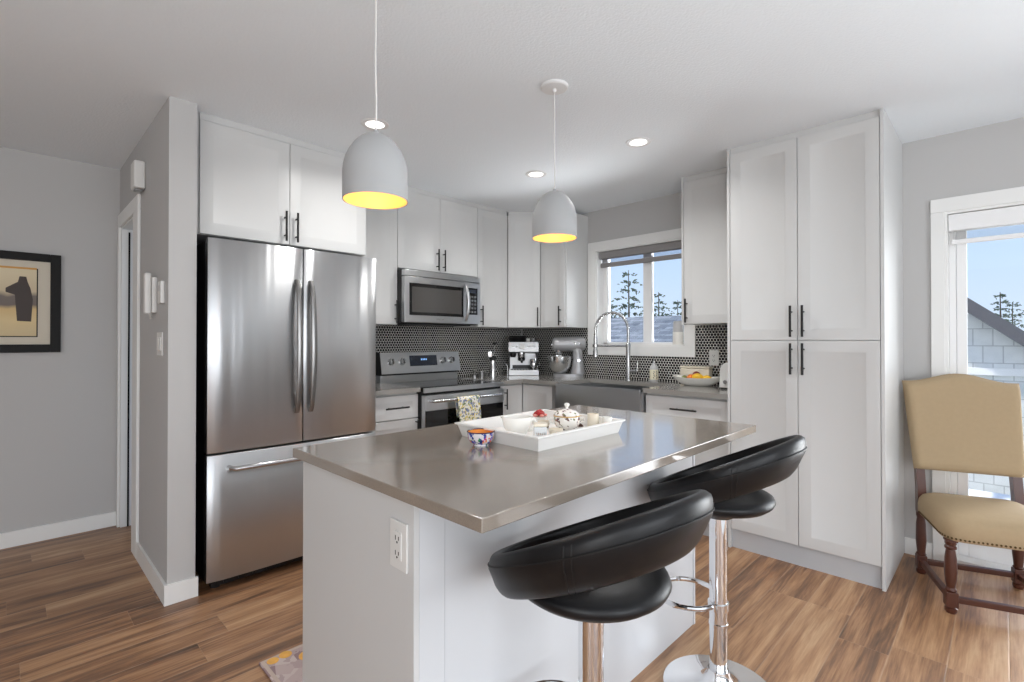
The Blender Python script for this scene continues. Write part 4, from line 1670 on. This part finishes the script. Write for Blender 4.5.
for k, (x_, y_, lb) in enumerate(((2.985, 3.42, 'small dark steel tamper beside the coffee grinder'), (3.02, 3.36, 'small steel dosing cup beside the coffee grinder'))):
    b = MB()
    b.lathe([(0.0, 0), (0.028, 0), (0.029, 0.02), (0.012, 0.03), (0.012, 0.045), (0.019, 0.056), (0.014, 0.066), (0.0, 0.068)] if k == 0 else
            [(0.0, 0), (0.026, 0), (0.030, 0.05), (0.027, 0.05), (0.023, 0.006), (0.0, 0.006)], (0, 0), 24)
    tag(b.build('tamper' if k == 0 else 'dosing_cup', M['handle_dark'], loc=(x_, y_, ZC)), lb, 'coffee tool')

# ------------------------------------------------------------------ tray on the island and its contents
ZI = 0.914
t = thing('serving_tray', 'white wooden serving tray of tea things on the island', 'tray', (1.40, 1.225, ZI), 0)
b = MB()
tx, ty = 0.228, 0.185
def rr_(hx, hy_, z):
    return [(-hx, -hy_, z), (hx, -hy_, z), (hx, hy_, z), (-hx, hy_, z)]
rings = [rr_(tx, ty, 0.0), rr_(tx + 0.012, ty + 0.012, 0.040), rr_(tx + 0.022, ty + 0.018, 0.044), rr_(tx + 0.022, ty + 0.018, 0.049), rr_(tx + 0.003, ty + 0.003, 0.0485), rr_(tx - 0.010, ty - 0.010, 0.012), rr_(tx - 0.012, ty - 0.012, 0.010)]
b.loft(rings)
b.build('tray_body', mat('white_painted_wood', lin(236, 235, 232), 0.35, vary=0.03, vscale=12), t)
ZTY = ZI + 0.0105

# painted bowl left of the tray
t = thing('painted_bowl', 'small colourful painted bowl left of the serving tray', 'bowl', (1.115, 1.245, ZI), 0)
b = MB()
b.use(M['bowl_out']).lathe([(0.0, 0.0), (0.026, 0.0), (0.026, 0.005), (0.036, 0.011), (0.043, 0.024), (0.0455, 0.044)], (0, 0), 36, caps=False)
b.use(M['orange']).lathe([(0.043, 0.0445), (0.038, 0.030), (0.025, 0.014), (0.0, 0.010)], (0, 0), 36, caps=False)
b.use(M['bowl_out'])
b.build('body', None, t)
b = MB()
b.lathe([(0.0455, 0.0435), (0.0475, 0.0455), (0.0455, 0.0475), (0.043, 0.0465), (0.043, 0.0440)], (0, 0), 36, caps=False)
b.build('rim', mat('dark_blue_rim', lin(52, 40, 70), 0.2), t)

def obj_on_tray(name, label, cat, x, y, rz=0, group=None):
    return thing(name, label, cat, (x, y, ZTY), rz, group)
# tureen / sugar bowl with lid
t = obj_on_tray('sugar_bowl', 'round flowered porcelain sugar bowl with a gold rimmed lid', 'bowl', 1.500, 1.185)
t.scale = (0.90, 0.90, 0.88)
b = MB()
b.lathe([(0.0, 0.0), (0.034, 0.0), (0.034, 0.005), (0.046, 0.013), (0.055, 0.028), (0.057, 0.044), (0.055, 0.058), (0.051, 0.058), (0.050, 0.04), (0.0, 0.012)], (0, 0), 36)
b.build('body', M['tureen'], t, ang=60)
b = MB()
b.lathe([(0.0565, 0.0582), (0.0575, 0.060), (0.0565, 0.0625), (0.052, 0.0625), (0.052, 0.0582)], (0, 0), 36, caps=False)
b.build('gold_rim', M['gold'], t)
b = MB()
b.lathe([(0.055, 0.0628), (0.050, 0.072), (0.036, 0.082), (0.016, 0.088), (0.006, 0.0895), (0.0, 0.0895)], (0, 0), 36)
ld = b.build('lid', M['tureen'], t, ang=60)
b = MB()
b.lathe([(0.006, 0.0885), (0.005, 0.096), (0.010, 0.101), (0.012, 0.107), (0.009, 0.113), (0.0, 0.115)], (0, 0), 20)
b.build('knob', M['ceramic'], ld)
for s in (-1, 1):
    b = MB()
    u = Vector((0.70, -0.71, 0)) * s
    b.tube([u * 0.054 + Vector((0, 0, 0.05)), u * 0.072 + Vector((0, 0, 0.052)), u * 0.074 + Vector((0, 0, 0.034)), u * 0.056 + Vector((0, 0, 0.028))], 0.004, 8)
    b.build('handle', M['ceramic'], t)
# white jug lying low with a handle
t = obj_on_tray('cream_jug', 'white porcelain jug at the front of the tray beside the painted bowl', 'jug', 1.278, 1.235, math.radians(-45))
t.scale = (0.95, 0.95, 1.3)
b = MB()
b.lathe([(0.0, 0.0), (0.028, 0.0), (0.030, 0.004), (0.043, 0.022), (0.049, 0.042), (0.050, 0.052), (0.047, 0.052), (0.044, 0.036), (0.0, 0.010)], (0, 0), 32, sx=1.12)
b.build('body', M['ceramic'], t, ang=60)
b = MB()
b.tube([(0.048, 0, 0.042), (0.066, 0, 0.046), (0.074, 0, 0.034), (0.066, 0, 0.018), (0.042, 0, 0.014)], [0.005, 0.0045, 0.004, 0.0045, 0.005], 10)
b.build('handle', M['ceramic'], t)
b = MB()
b.loft([[(-0.050, -0.012, 0.050), (-0.050, 0.012, 0.050), (-0.044, 0.008, 0.036), (-0.044, -0.008, 0.036)], [(-0.066, -0.003, 0.054), (-0.066, 0.003, 0.054), (-0.062, 0.003, 0.050), (-0.062, -0.003, 0.050)]])
b.build('spout', M['ceramic'], t)
# glass jar with label
t = obj_on_tray('glass_jar', 'square clear glass jar at the front corner of the tray', 'jar', 1.282, 1.128, math.radians(-45))
b = MB()
b.box(-0.022, 0.022, -0.022, 0.022, 0.0, 0.046, bev=0.004)
b.build('body', mat('milky_glass', lin(222, 226, 228), 0.08, spec=0.6), t)
b = MB()
b.box(-0.0225, 0.0225, -0.0225, 0.0225, 0.0462, 0.056, bev=0.003)
b.build('lid', M['cream_cer'], t)
b = MB()
for k in range(5):
    b.box(-0.016 + k * 0.007, -0.012 + k * 0.007, -0.0228, -0.0218, 0.018, 0.027)
b.build('printed_marks', M['nickel'], t)
# cream pots
def pot(x, y, r_, h_, lb):
    t = obj_on_tray('tealight_pot', lb, 'pot', x, y, 0, 'small cream pots on the tray')
    b = MB()
    b.lathe([(0.0, 0.0), (r_ * 0.75, 0.0), (r_, h_ * 0.55), (r_ * 0.95, h_), (r_ * 0.85, h_), (r_ * 0.8, h_ * 0.7), (0.0, h_ * 0.66)], (0, 0), 24)
    b.build('body', M['cream_cer'], t, ang=60)
    b = MB()
    b.lathe([(r_ * 0.76, 0.0005), (r_ * 0.85, h_ * 0.22), (r_ * 0.87, h_ * 0.22), (r_ * 0.80, 0.0005)], (0, 0), 24, caps=False)
    b.build('wooden_ring', mat('brown_wood_ring', lin(110, 76, 48), 0.6), t)
pot(1.470, 1.275, 0.023, 0.026, 'small cream pot on the tray behind the jug and left of the sugar bowl')
pot(1.375, 1.135, 0.026, 0.024, 'small cream pot on the tray in front of the sugar bowl')
pot(1.36, 1.285, 0.018, 0.018, 'tiny cream pot on the tray right of the jug handle')
# rose box
t = obj_on_tray('rose_box', 'little white box topped with a red rose on the far side of the tray', 'ornament', 1.530, 1.350, 0.2)
b = MB()
b.lathe([(0.0, 0.0), (0.030, 0.0), (0.033, 0.015), (0.032, 0.028), (0.0, 0.030)], (0, 0), 28)
b.build('box', M['ceramic'], t)
b = MB()
for k in range(9):
    a = k * 2.4
    r_ = 0.004 + 0.0016 * k
    b.ball((r_ * math.cos(a), r_ * math.sin(a), 0.047 - 0.0014 * k), (0.011, 0.011, 0.010), 10, 6)
rs = b.build('rose', M['red'], t, ang=80)
b = MB()
for k in range(5):
    a = k * 2 * PI / 5 + 0.3
    b.ball((0.022 * math.cos(a), 0.022 * math.sin(a), 0.034), (0.010, 0.010, 0.006), 10, 6)
b.build('petals', M['pink'], rs, ang=80)
# mugs and goblet
for x, y, r_, h_, lb in ((1.590, 1.128, 0.022, 0.056, 'cream beaker on the tray right of the sugar bowl'), (1.606, 1.074, 0.018, 0.048, 'slim white beaker at the right front corner of the tray')):
    b = MB()
    b.lathe([(0.0, 0.0), (r_ * 0.9, 0.0), (r_, 0.006), (r_, h_), (r_ * 0.9, h_), (r_ * 0.88, 0.008), (0.0, 0.006)], (0, 0), 28)
    tag(b.build('beaker', M['cream_cer'] if r_ > 0.02 else M['ceramic'], loc=(x, y, ZTY)), lb, 'cup')
t = obj_on_tray('egg_cup', 'small brown and white footed cup between the sugar bowl and the cream beaker', 'cup', 1.590, 1.19)
b = MB()
b.lathe([(0.0, 0.0), (0.014, 0.0), (0.012, 0.004), (0.004, 0.010), (0.004, 0.022), (0.0, 0.022)], (0, 0), 20)
b.build('foot', M['cherry'], t)
b = MB()
b.lathe([(0.004, 0.0205), (0.013, 0.028), (0.016, 0.042), (0.014, 0.042), (0.010, 0.030), (0.0, 0.026)], (0, 0), 20, caps=False)
b.build('cup', M['ceramic'], t)

# ------------------------------------------------------------------ dining chair
def dining_chair(loc, rz, label):
    """local: front towards -Y, left/right along x; origin between the rear legs"""
    t = thing('dining_chair', label, 'chair', loc, rz, 'cream upholstered dining chairs')
    hw = 0.198
    dp = 0.435
    for s in (-1, 1):
        # turned front legs
        b = MB()
        x, y = s * (hw + 0.002), -dp
        b.lathe([(0.0, 0.0), (0.019, 0.0), (0.024, 0.010), (0.024, 0.022), (0.018, 0.026), (0.018, 0.030), (0.0, 0.030)], (x, y), 20)
        b.box(x - 0.023, x + 0.023, y - 0.023, y + 0.023, 0.030, 0.098, bev=0.003)
        b.lathe([(0.0, 0.098), (0.019, 0.098), (0.023, 0.106), (0.019, 0.114), (0.017, 0.118), (0.022, 0.15), (0.0245, 0.19), (0.0225, 0.25), (0.018, 0.288), (0.017, 0.292), (0.023, 0.298), (0.023, 0.306), (0.018, 0.312), (0.022, 0.318), (0.022, 0.330), (0.0, 0.330)], (x, y), 20)
        b.box(x - 0.023, x + 0.023, y - 0.020, y + 0.020, 0.330, 0.338, bev=0.002)
        b.build('leg', M['cherry'], t)
        # rear leg continues up as a raked post
        b = MB()
        b.lathe([(0.0, 0.0), (0.019, 0.0), (0.024, 0.010), (0.024, 0.022), (0.018, 0.028), (0.0, 0.028)], (s * hw, 0), 18)
        b.box(s * hw - 0.022, s * hw + 0.022, -0.022, 0.022, 0.028, 0.098, bev=0.003)
        b.lathe([(0.0, 0.098), (0.019, 0.098), (0.023, 0.106), (0.018, 0.114), (0.024, 0.18), (0.022, 0.27), (0.018, 0.30), (0.022, 0.312), (0.022, 0.33), (0.0, 0.33)], (s * hw, 0), 18)
        rk = [(0.0, 0.33), (0.002, 0.45), (0.03, 0.60), (0.09, 0.85), (0.11, 0.93)]
        b.loft([[(s * hw + dx, yy + dy, z) for dx, dy in ((-0.019, -0.022), (0.019, -0.022), (0.019, 0.022), (-0.019, 0.022))] for yy, z in rk])
        b.build('leg', M['cherry'], t)
        b = MB()
        b.box(s * hw - 0.013, s * hw + 0.013, -dp + 0.023, -0.022, 0.050, 0.078, bev=0.004)
        b.build('stretcher', M['cherry'], t)
    for y in (0.0, -dp):
        b = MB()
        b.box(-hw + 0.022, hw - 0.022, y - 0.013, y + 0.013, 0.050, 0.078, bev=0.004)
        b.build('stretcher', M['cherry'], t)
    # seat: trapezoid cushion with domed top
    b = MB()
    n = 40
    def outline(scale, z, dome=0.0):
        out = []
        for k in range(n):
            a = 2 * PI * k / n
            c, s_ = math.cos(a), math.sin(a)
            px = math.copysign(abs(c) ** 0.28, c)
            py = math.copysign(abs(s_) ** 0.28, s_)
            w_ = (hw + 0.030) if py < 0 else (hw + 0.026)
            out.append((px * w_ * scale, -dp / 2 + py * (dp / 2 + 0.032) * scale - 0.004, z))
        return out
    b.loft([outline(0.985, 0.338), outline(1.0, 0.345), outline(1.0, 0.385), outline(0.985, 0.412), outline(0.93, 0.434), outline(0.80, 0.450), outline(0.55, 0.460), outline(0.2, 0.464)])
    seat = b.build('seat', M['cream_fab'], t, ang=70)
    b = MB()
    o0 = outline(1.0, 0.350)
    # follow the seat outline along the front and both sides
    seq = [Vector(p) for p in o0[n // 2 - 1:] + o0[:2]]
    acc = 0.0
    for p0, p1 in zip(seq, seq[1:]):
        L_ = (p1 - p0).length
        q = acc
        while q < L_:
            c_ = p0.lerp(p1, q / L_)
            b.ball(c_, 0.0048, 8, 5)
            q += 0.0155
        acc = q - L_
    b.build('nailhead_trim', M['brass'], seat)
    # padded camel back
    b = MB()
    cols = 20
    rings = []
    def back_pt(u, v, side):
        # u -1..1 across, v 0..1 up
        wv = hw + 0.028 + 0.024 * v
        top = 1.035 + 0.045 * (0.5 + 0.5 * math.cos(PI * min(1, abs(u) * 1.12)))
        z = 0.562 + (top - 0.562) * v
        yy = 0.022 + (z - 0.56) * 0.235
        edge = max(0.0, 1 - (1 - abs(u)) / 0.10)
        edv = max(0.0, 1 - min(v, 1 - v) / 0.08)
        e_ = min(1.0, math.hypot(edge, edv))
        th = 0.042 * math.sqrt(max(0.0, 1 - e_ * e_)) + 0.004
        return Vector((u * wv, yy - 0.012 - side * th * (1.0 if side > 0 else 0.55), z))
    for side in (1, -1):
        pass
    grid = {}
    NV = 20
    for side in (1, -1):
        for i in range(cols + 1):
            ui = -1 + 2 * i / cols
            u = math.copysign(1 - (1 - abs(ui)) ** 1.5, ui) if abs(ui) > 0 else 0
            for j in range(NV + 1):
                w_ = j / NV
                v = 0.5 - 0.5 * math.cos(PI * w_)
                grid[(side, i, j)] = b.bm.verts.new(back_pt(u, v, side))
    for side in (1, -1):
        for i in range(cols):
            for j in range(NV):
                b.bm.faces.new((grid[(side, i, j)], grid[(side, i + 1, j)], grid[(side, i + 1, j + 1)], grid[(side, i, j + 1)]))
    for i in range(cols):
        for j in (0, NV):
            b.bm.faces.new((grid[(1, i, j)], grid[(1, i + 1, j)], grid[(-1, i + 1, j)], grid[(-1, i, j)]))
    for j in range(NV):
        for i in (0, cols):
            b.bm.faces.new((grid[(1, i, j)], grid[(1, i, j + 1)], grid[(-1, i, j + 1)], grid[(-1, i, j)]))
    b.build('backrest', M['cream_fab'], t, ang=70)
    return t
# rear legs near (3.508,.326) and (3.633,-.051); the front faces into the room
dining_chair((3.565, 0.137, 0), math.atan2(-0.335, -0.94) + PI / 2, 'cream upholstered dining chair with dark turned legs by the patio door')

# ------------------------------------------------------------------ floor mat by the island
t = thing('floor_mat', 'printed kitchen mat on the floor behind the island', 'mat', (1.25, 1.86, 0), 0)
b = MB()
b.box(-0.555, 0.555, -0.22, 0.21, 0.0005, 0.010, bev=0.003)
b.build('mat_body', M['mat'], t)
b = MB()
for bx in ((-0.55, 0.55, 0.192, 0.206), (-0.55, 0.55, -0.216, -0.202), (-0.55, -0.536, -0.202, 0.192), (0.536, 0.55, -0.202, 0.192)):
    b.box(bx[0], bx[1], bx[2], bx[3], 0.0098, 0.0104)
b.build('printed_border', M['mat_border'], t)
b = MB()
for fx, fy, fr_ in ((-0.512, 0.180, 0.022), (-0.462, 0.185, 0.024), (-0.40, 0.12, 0.034), (-0.1, 0.1, 0.036), (0.1, 0.06, 0.034)):
    b.lathe([(0.0, 0.0106), (fr_, 0.0106), (fr_, 0.0100), (0.0, 0.0100)], (fx, fy), 20)
b.build('printed_pattern', M['mat_fruit'], t)

# ------------------------------------------------------------------ hall: picture, chime, intercom, switch
t = thing('framed_picture', 'black framed beach picture with a cream mount on the hall wall', 'picture', (-0.17, 4.33, 1.498))
fx, fz = 0.415, 0.310
b = MB()
fwid = 0.05
b.box(-fx, -fx + fwid, -0.03, -0.001, -fz, fz, bev=0.003)
b.box(fx - fwid, fx, -0.03, -0.001, -fz, fz, bev=0.003)
b.box(-fx + fwid, fx - fwid, -0.03, -0.001, -fz, -fz + fwid, bev=0.003)
b.box(-fx + fwid, fx - fwid, -0.03, -0.001, fz - fwid, fz, bev=0.003)
b.build('frame', M['frame'], t)
b = MB()
b.box(-fx + fwid, fx - fwid, -0.016, -0.002, -fz + fwid, fz - fwid)
mt = b.build('mount', M['passe'], t)
ix, iz = 0.302, 0.208
b = MB()
b.box(-ix - 0.006, ix + 0.006, -0.0175, -0.015, -iz - 0.006, iz + 0.006)
b.build('inner_line', M['frame'], mt)
b = MB()
art = bpy.data.materials.new('beach_print')
art.use_nodes = True
g = NT(art)
g.b.inputs['Roughness'].default_value = 0.5
tcx = g.n('ShaderNodeTexCoord')
s_ = g.n('ShaderNodeSeparateXYZ')
g.l(tcx.outputs['Object'], s_.inputs[0])
nz = g.n('ShaderNodeTexNoise')
nz.inputs['Scale'].default_value = 9
g.l(tcx.outputs['Object'], nz.inputs['Vector'])
f_ = g.m('ADD', g.m('MULTIPLY', g.m('ADD', s_.outputs[2], 0.21), 2.38), g.m('MULTIPLY', g.m('SUBTRACT', nz.outputs[0], 0.5), 0.12))
g.l(g.ramp(f_, [(0.0, lin(200, 180, 140)), (0.22, lin(214, 190, 140)), (0.40, lin(206, 176, 122)), (0.47, lin(104, 92, 84)), (0.60, lin(110, 98, 90)), (0.66, lin(200, 182, 150)), (0.9, lin(214, 198, 164))]), g.b.inputs['Base Color'])
b.box(-ix, ix, -0.0185, -0.017, -iz, iz)
ar = b.build('print', art, mt)
b = MB()
b.box(-ix, ix, -0.019, -0.0165, iz - 0.002, iz + 0.010)
b.build('gilt_line', M['orange_line'], mt)
# plain stand-in shapes printed on the sheet: a dark upright rock and a pale boulder
b = MB()
yy = -0.0192
def blob(pts):
    b.prism(pts, yy, yy + 0.0006, 'XZ')
blob([(0.215, -0.115), (0.278, -0.118), (0.285, 0.02), (0.275, 0.085), (0.262, 0.125), (0.255, 0.16), (0.225, 0.16), (0.218, 0.125), (0.165, 0.085), (0.165, 0.06), (0.205, 0.045)])
b.build('dark_shape', mat('print_dark', lin(64, 54, 50), 0.6), ar)
b = MB()
blob([(-0.02, -0.08), (0.075, -0.085), (0.10, 0.0), (0.085, 0.045), (0.04, 0.06), (-0.02, 0.05)])
b.build('pale_shape', mat('print_pale', lin(214, 200, 172), 0.6), ar)

# door chime box
t = thing('door_chime', 'white door chime box high on the hall side wall', 'chime', (0.545, 3.475, 2.19), -PI / 2)
b = MB()
b.box(-0.055, 0.055, -0.055, 0.0, -0.076, 0.078, bev=0.012, seg=3)
b.build('cover', M['plastic_w'], t)
b = MB()
b.box(-0.03, 0.03, -0.045, -0.01, -0.086, -0.0755, bev=0.002)
b.build('grille', M['handle_dark'], t)
# intercom handset, thermostat, switch on the partition side
t = thing('intercom', 'white wall intercom with a handset beside the hall door', 'intercom', (0.545, 3.16, 1.505), -PI / 2)
b = MB()
b.box(-0.065, 0.055, -0.022, 0.0, -0.10, 0.085, bev=0.006)
b.build('base', M['plastic_w'], t)
b = MB()
b.box(0.008, 0.048, -0.052, -0.0225, -0.105, 0.105, bev=0.009, seg=3)
hs = b.build('handset', M['plastic_w'], t)
b = MB()
b.box(-0.045, -0.030, -0.0232, -0.0215, -0.03, 0.05)
b.build('speaker_slot', M['handle_dark'], t)
b = MB()
b.tube([(-0.05, -0.01, -0.10), (-0.045, -0.012, -0.125), (-0.01, -0.014, -0.130), (0.028, -0.03, -0.105)], 0.003, 8)
b.build('cord', M['plastic_w'], hs)
t = thing('thermostat', 'small white thermostat between the intercom and the wall corner', 'thermostat', (0.545, 2.965, 1.50), -PI / 2)
b = MB()
b.box(-0.035, 0.035, -0.018, 0.0, -0.055, 0.055, bev=0.004)
b.build('body', M['plastic_w'], t)
b = MB()
b.box(-0.022, 0.022, -0.0186, -0.0175, 0.005, 0.035)
b.build('display', M['frost'], t)
t = thing('light_switch', 'white light switch below the intercom near the wall corner', 'switch', (0.545, 3.02, 1.245), -PI / 2)
b = MB()
b.box(-0.058, 0.058, -0.006, 0.0, -0.058, 0.058, bev=0.002)
b.build('plate', M['plastic_w'], t)
b = MB()
b.box(-0.040, -0.008, -0.010, -0.005, -0.033, 0.033, bev=0.002)
b.build('rocker', M['plastic_w'], t)
b = MB()
b.box(0.008, 0.040, -0.010, -0.005, -0.033, 0.033, bev=0.002)
b.build('rocker', M['plastic_w'], t)

# ------------------------------------------------------------------ outside
def shingle_material(name, c0, c1, sx_, sy_, axes=('X', 'Z')):
    m = mat(name, c0, 0.85, spec=0.1)
    g = NT(m)
    t = g.n('ShaderNodeTexCoord')
    s = g.n('ShaderNodeSeparateXYZ')
    g.l(t.outputs['Object'], s.inputs[0])
    ix_ = {'X': 0, 'Y': 1, 'Z': 2}
    cv = g.n('ShaderNodeCombineXYZ')
    g.l(s.outputs[ix_[axes[0]]], cv.inputs[0])
    g.l(s.outputs[ix_[axes[1]]], cv.inputs[1])
    br = g.n('ShaderNodeTexBrick')
    br.inputs['Color1'].default_value = c0
    br.inputs['Color2'].default_value = c1
    br.inputs['Mortar'].default_value = tuple(q * 0.72 for q in c0[:3]) + (1,)
    br.inputs['Scale'].default_value = 1.0
    br.inputs['Mortar Size'].default_value = 0.006
    br.inputs['Brick Width'].default_value = sx_
    br.inputs['Row Height'].default_value = sy_
    g.l(cv.outputs[0], br.inputs['Vector'])
    n = g.n('ShaderNodeTexNoise')
    n.inputs['Scale'].default_value = 6
    n.inputs['Detail'].default_value = 5
    g.l(t.outputs['Object'], n.inputs['Vector'])
    g.l(g.mix(0.35, br.outputs[0], n.outputs[0], 'OVERLAY'), g.b.inputs['Base Color'])
    return m
roof_m = shingle_material('asphalt_shingles', lin(112, 118, 124), lin(160, 164, 166), 0.5, 0.17, ('Y', 'X'))
side_m = shingle_material('cedar_shingle_siding', lin(206, 208, 206), lin(216, 218, 216), 0.17, 0.2, ('Y', 'Z'))
sbox('ground', mat('lawn', lin(96, 112, 70), 0.9, vary=0.25, vscale=2), (XB + 0.3, 90, -50, 70, -3.2, -3.0))
sbox('deck', mat('pale_deck', lin(244, 243, 240), 0.7, vary=0.02, vscale=3), (XB + 0.3, 5.9, -4.0, 1.2, -0.16, -0.03))
# house seen over the sink
t = thing('neighbour_house', 'grey shingle roofed house beyond the kitchen window', 'house', (0, 0, 0))
b = MB()
b.prism([(9.2, 0.35), (13.5, 1.98), (17.8, 0.35), (17.8, 0.20), (13.5, 1.82), (9.2, 0.20)], 3.3, 16.0, 'XZ')
b.build('roof', roof_m, t)
b = MB()
b.prism([(9.6, -3.0), (9.6, 0.20), (13.5, 1.70), (17.4, 0.20), (17.4, -3.0)], 3.7, 15.6, 'XZ')
b.build('wall', side_m, t)
# house seen through the patio door: gable end
t = thing('neighbour_house', 'pale grey shingled gable house beyond the patio door', 'house', (8.0, 0, 0))
def zr(y):
    return 1.766 + (y - 0.30) * 0.87
b = MB()
ya, yp, yb_ = -2.2, 1.0, 2.6
ze = zr(2 * yp - yb_)
b.prism([(ya, -3.0), (ya, zr(ya) - 0.16), (yp, zr(yp) - 0.16), (yb_, ze - 0.16), (yb_, -3.0)], 0.0, 4.0, 'YZ')
b.build('gable_wall', side_m, t)
b = MB()
b.prism([(ya - 0.4, zr(ya - 0.4)), (yp, zr(yp)), (yb_ + 0.2, ze - 0.174), (yb_ + 0.2, ze - 0.344), (yp, zr(yp) - 0.17), (ya - 0.4, zr(ya - 0.4) - 0.17)], -0.25, 4.2, 'YZ')
b.build('roof', mat('dark_roof_edge', lin(84, 84, 88), 0.7, vary=0.2, vscale=8), t)
b = MB()
b.box(-0.035, 0.0, ya, yb_, 0.86, 0.945, bev=0.004)
b.build('belly_band', M['trim'], t)

# cushioned armchair out on the deck
t = thing('patio_armchair', 'cream cushioned armchair out on the deck, just right of the dining chair back', 'chair', (5.35, -0.48, -0.03), 0)
b = MB()
b.box(-0.34, 0.30, -0.30, 0.30, 0.26, 0.31, bev=0.01)
b.build('frame', M['cherry'], t)
for sx_ in (-0.31, 0.27):
    for sy_ in (-0.33, 0.33):
        b = MB()
        b.box(sx_ - 0.025, sx_ + 0.025, sy_ - 0.025, sy_ + 0.025, 0.0, 0.60, bev=0.004)
        b.build('leg', M['cherry'], t)
for sy_ in (-0.33, 0.33):
    b = MB()
    b.box(-0.36, 0.30, sy_ - 0.035, sy_ + 0.035, 0.601, 0.66, bev=0.02, seg=3)
    b.build('armrest', M['cream_fab'], t)
b = MB()
b.box(-0.30, 0.22, -0.29, 0.29, 0.311, 0.45, bev=0.04, seg=3)
b.build('seat_cushion', M['cream_fab'], t)
b = MB()
b.box(0.16, 0.31, -0.30, 0.30, 0.452, 0.90, bev=0.05, seg=3)
b.build('back_cushion', M['cream_fab'], t)

# conifers
leaf_m = mat('conifer_needles', lin(92, 106, 92), 0.8, spec=0.1, vary=0.35, vscale=3)
bark_m = mat('conifer_bark', lin(96, 82, 70), 0.9, vary=0.2, vscale=8)
def conifer(x, y, z0, h, r, label, seed, dens=1.0):
    rnd = random.Random(seed)
    t = thing('conifer_tree', label, 'tree', (x, y, z0), 0, 'conifers behind the neighbouring roofs')
    b = MB()
    b.tube([(0, 0, 0), (0.02, 0, h * 0.5), (0, 0.02, h)], [0.10, 0.07, 0.015], 8)
    tr_ = b.build('trunk', bark_m, t)
    b = MB()
    lv = b
    nl = int(14 * dens)
    for i in range(nl):
        u = (i + 0.5) / nl
        z = h * (0.30 + 0.70 * u)
        rr_ = r * (1 - u) ** 0.6 * rnd.uniform(0.5, 1.15) + 0.08
        k = rnd.randint(3, 5)
        a0 = rnd.uniform(0, 6.3)
        for q in range(k):
            a = a0 + 2 * PI * q / k + rnd.uniform(-0.3, 0.3)
            L_ = rr_ * rnd.uniform(0.7, 1.15)
            dv = Vector((math.cos(a), math.sin(a), 0))
            side = Vector((-math.sin(a), math.cos(a), 0))
            # a branch is a chain of drooping needle tufts
            m_ = max(3, int(L_ / 0.16))
            for w_ in range(1, m_ + 1):
                f = w_ / m_
                p = dv * (L_ * f) + Vector((0, 0, z + (0.10 - 0.30 * f) * L_ * f + rnd.uniform(-0.05, 0.05)))
                for _ in range(3):
                    d_ = (dv * rnd.uniform(-0.2, 1) + side * rnd.uniform(-1, 1) + Vector((0, 0, rnd.uniform(-0.5, 0.3)))).normalized()
                    ln = rnd.uniform(0.14, 0.30) * (1.1 - 0.5 * f)
                    wd = ln * 0.22
                    sd_ = d_.cross(Vector((0, 0, 1))).normalized()
                    up = sd_.cross(d_)
                    v0 = lv.bm.verts.new(p)
                    v1 = lv.bm.verts.new(p + d_ * ln * 0.5 + sd_ * wd)
                    v2 = lv.bm.verts.new(p + d_ * ln)
                    v3 = lv.bm.verts.new(p + d_ * ln * 0.5 - sd_ * wd)
                    v4 = lv.bm.verts.new(p + d_ * ln * 0.5 + up * wd * 0.8)
                    v5 = lv.bm.verts.new(p + d_ * ln * 0.5 - up * wd * 0.8)
                    for fc in ((v0, v1, v4), (v0, v4, v3), (v0, v3, v5), (v0, v5, v1), (v2, v4, v1), (v2, v3, v4), (v2, v5, v3), (v2, v1, v5)):
                        lv.bm.faces.new(fc)
    lv.build('needles', leaf_m, t, smooth=False)
# direction helper: a point at distance d along the photo column px
def along(px, d):
    f = Vector((math.cos(YAW), math.sin(YAW), 0))
    r = Vector((math.sin(YAW), -math.cos(YAW), 0))
    p = (f + r * ((px - 512) / FPX)) * d
    return p.x, p.y
for px, d_, ztop_px, r_, lb, sd in ((629, 24, 270, 2.3, 'tall dark conifer seen through the left kitchen window pane', 3),
                                    (611, 27, 303, 1.5, 'lower conifer at the left edge of the kitchen window', 4),
                                    (659, 27, 292, 1.7, 'conifer just right of the window meeting rail', 5),
                                    (678, 34, 300, 1.5, 'small round topped conifer above the candle jar', 6),
                                    (647, 42, 304, 2.2, 'bushy low conifer behind the ridge and the window meeting rail', 8),
                                    (1001, 26, 292, 1.2, 'conifer top above the gable roof through the patio door', 9),
                                    (1013, 33, 302, 1.8, 'lower conifer right of the gable through the patio door', 10)):
    x, y = along(px, d_)
    h_ = (340.5 - ztop_px) * d_ / FPX + 1.26 + 3.0
    conifer(x, y, -3.0, h_, r_, lb, sd)
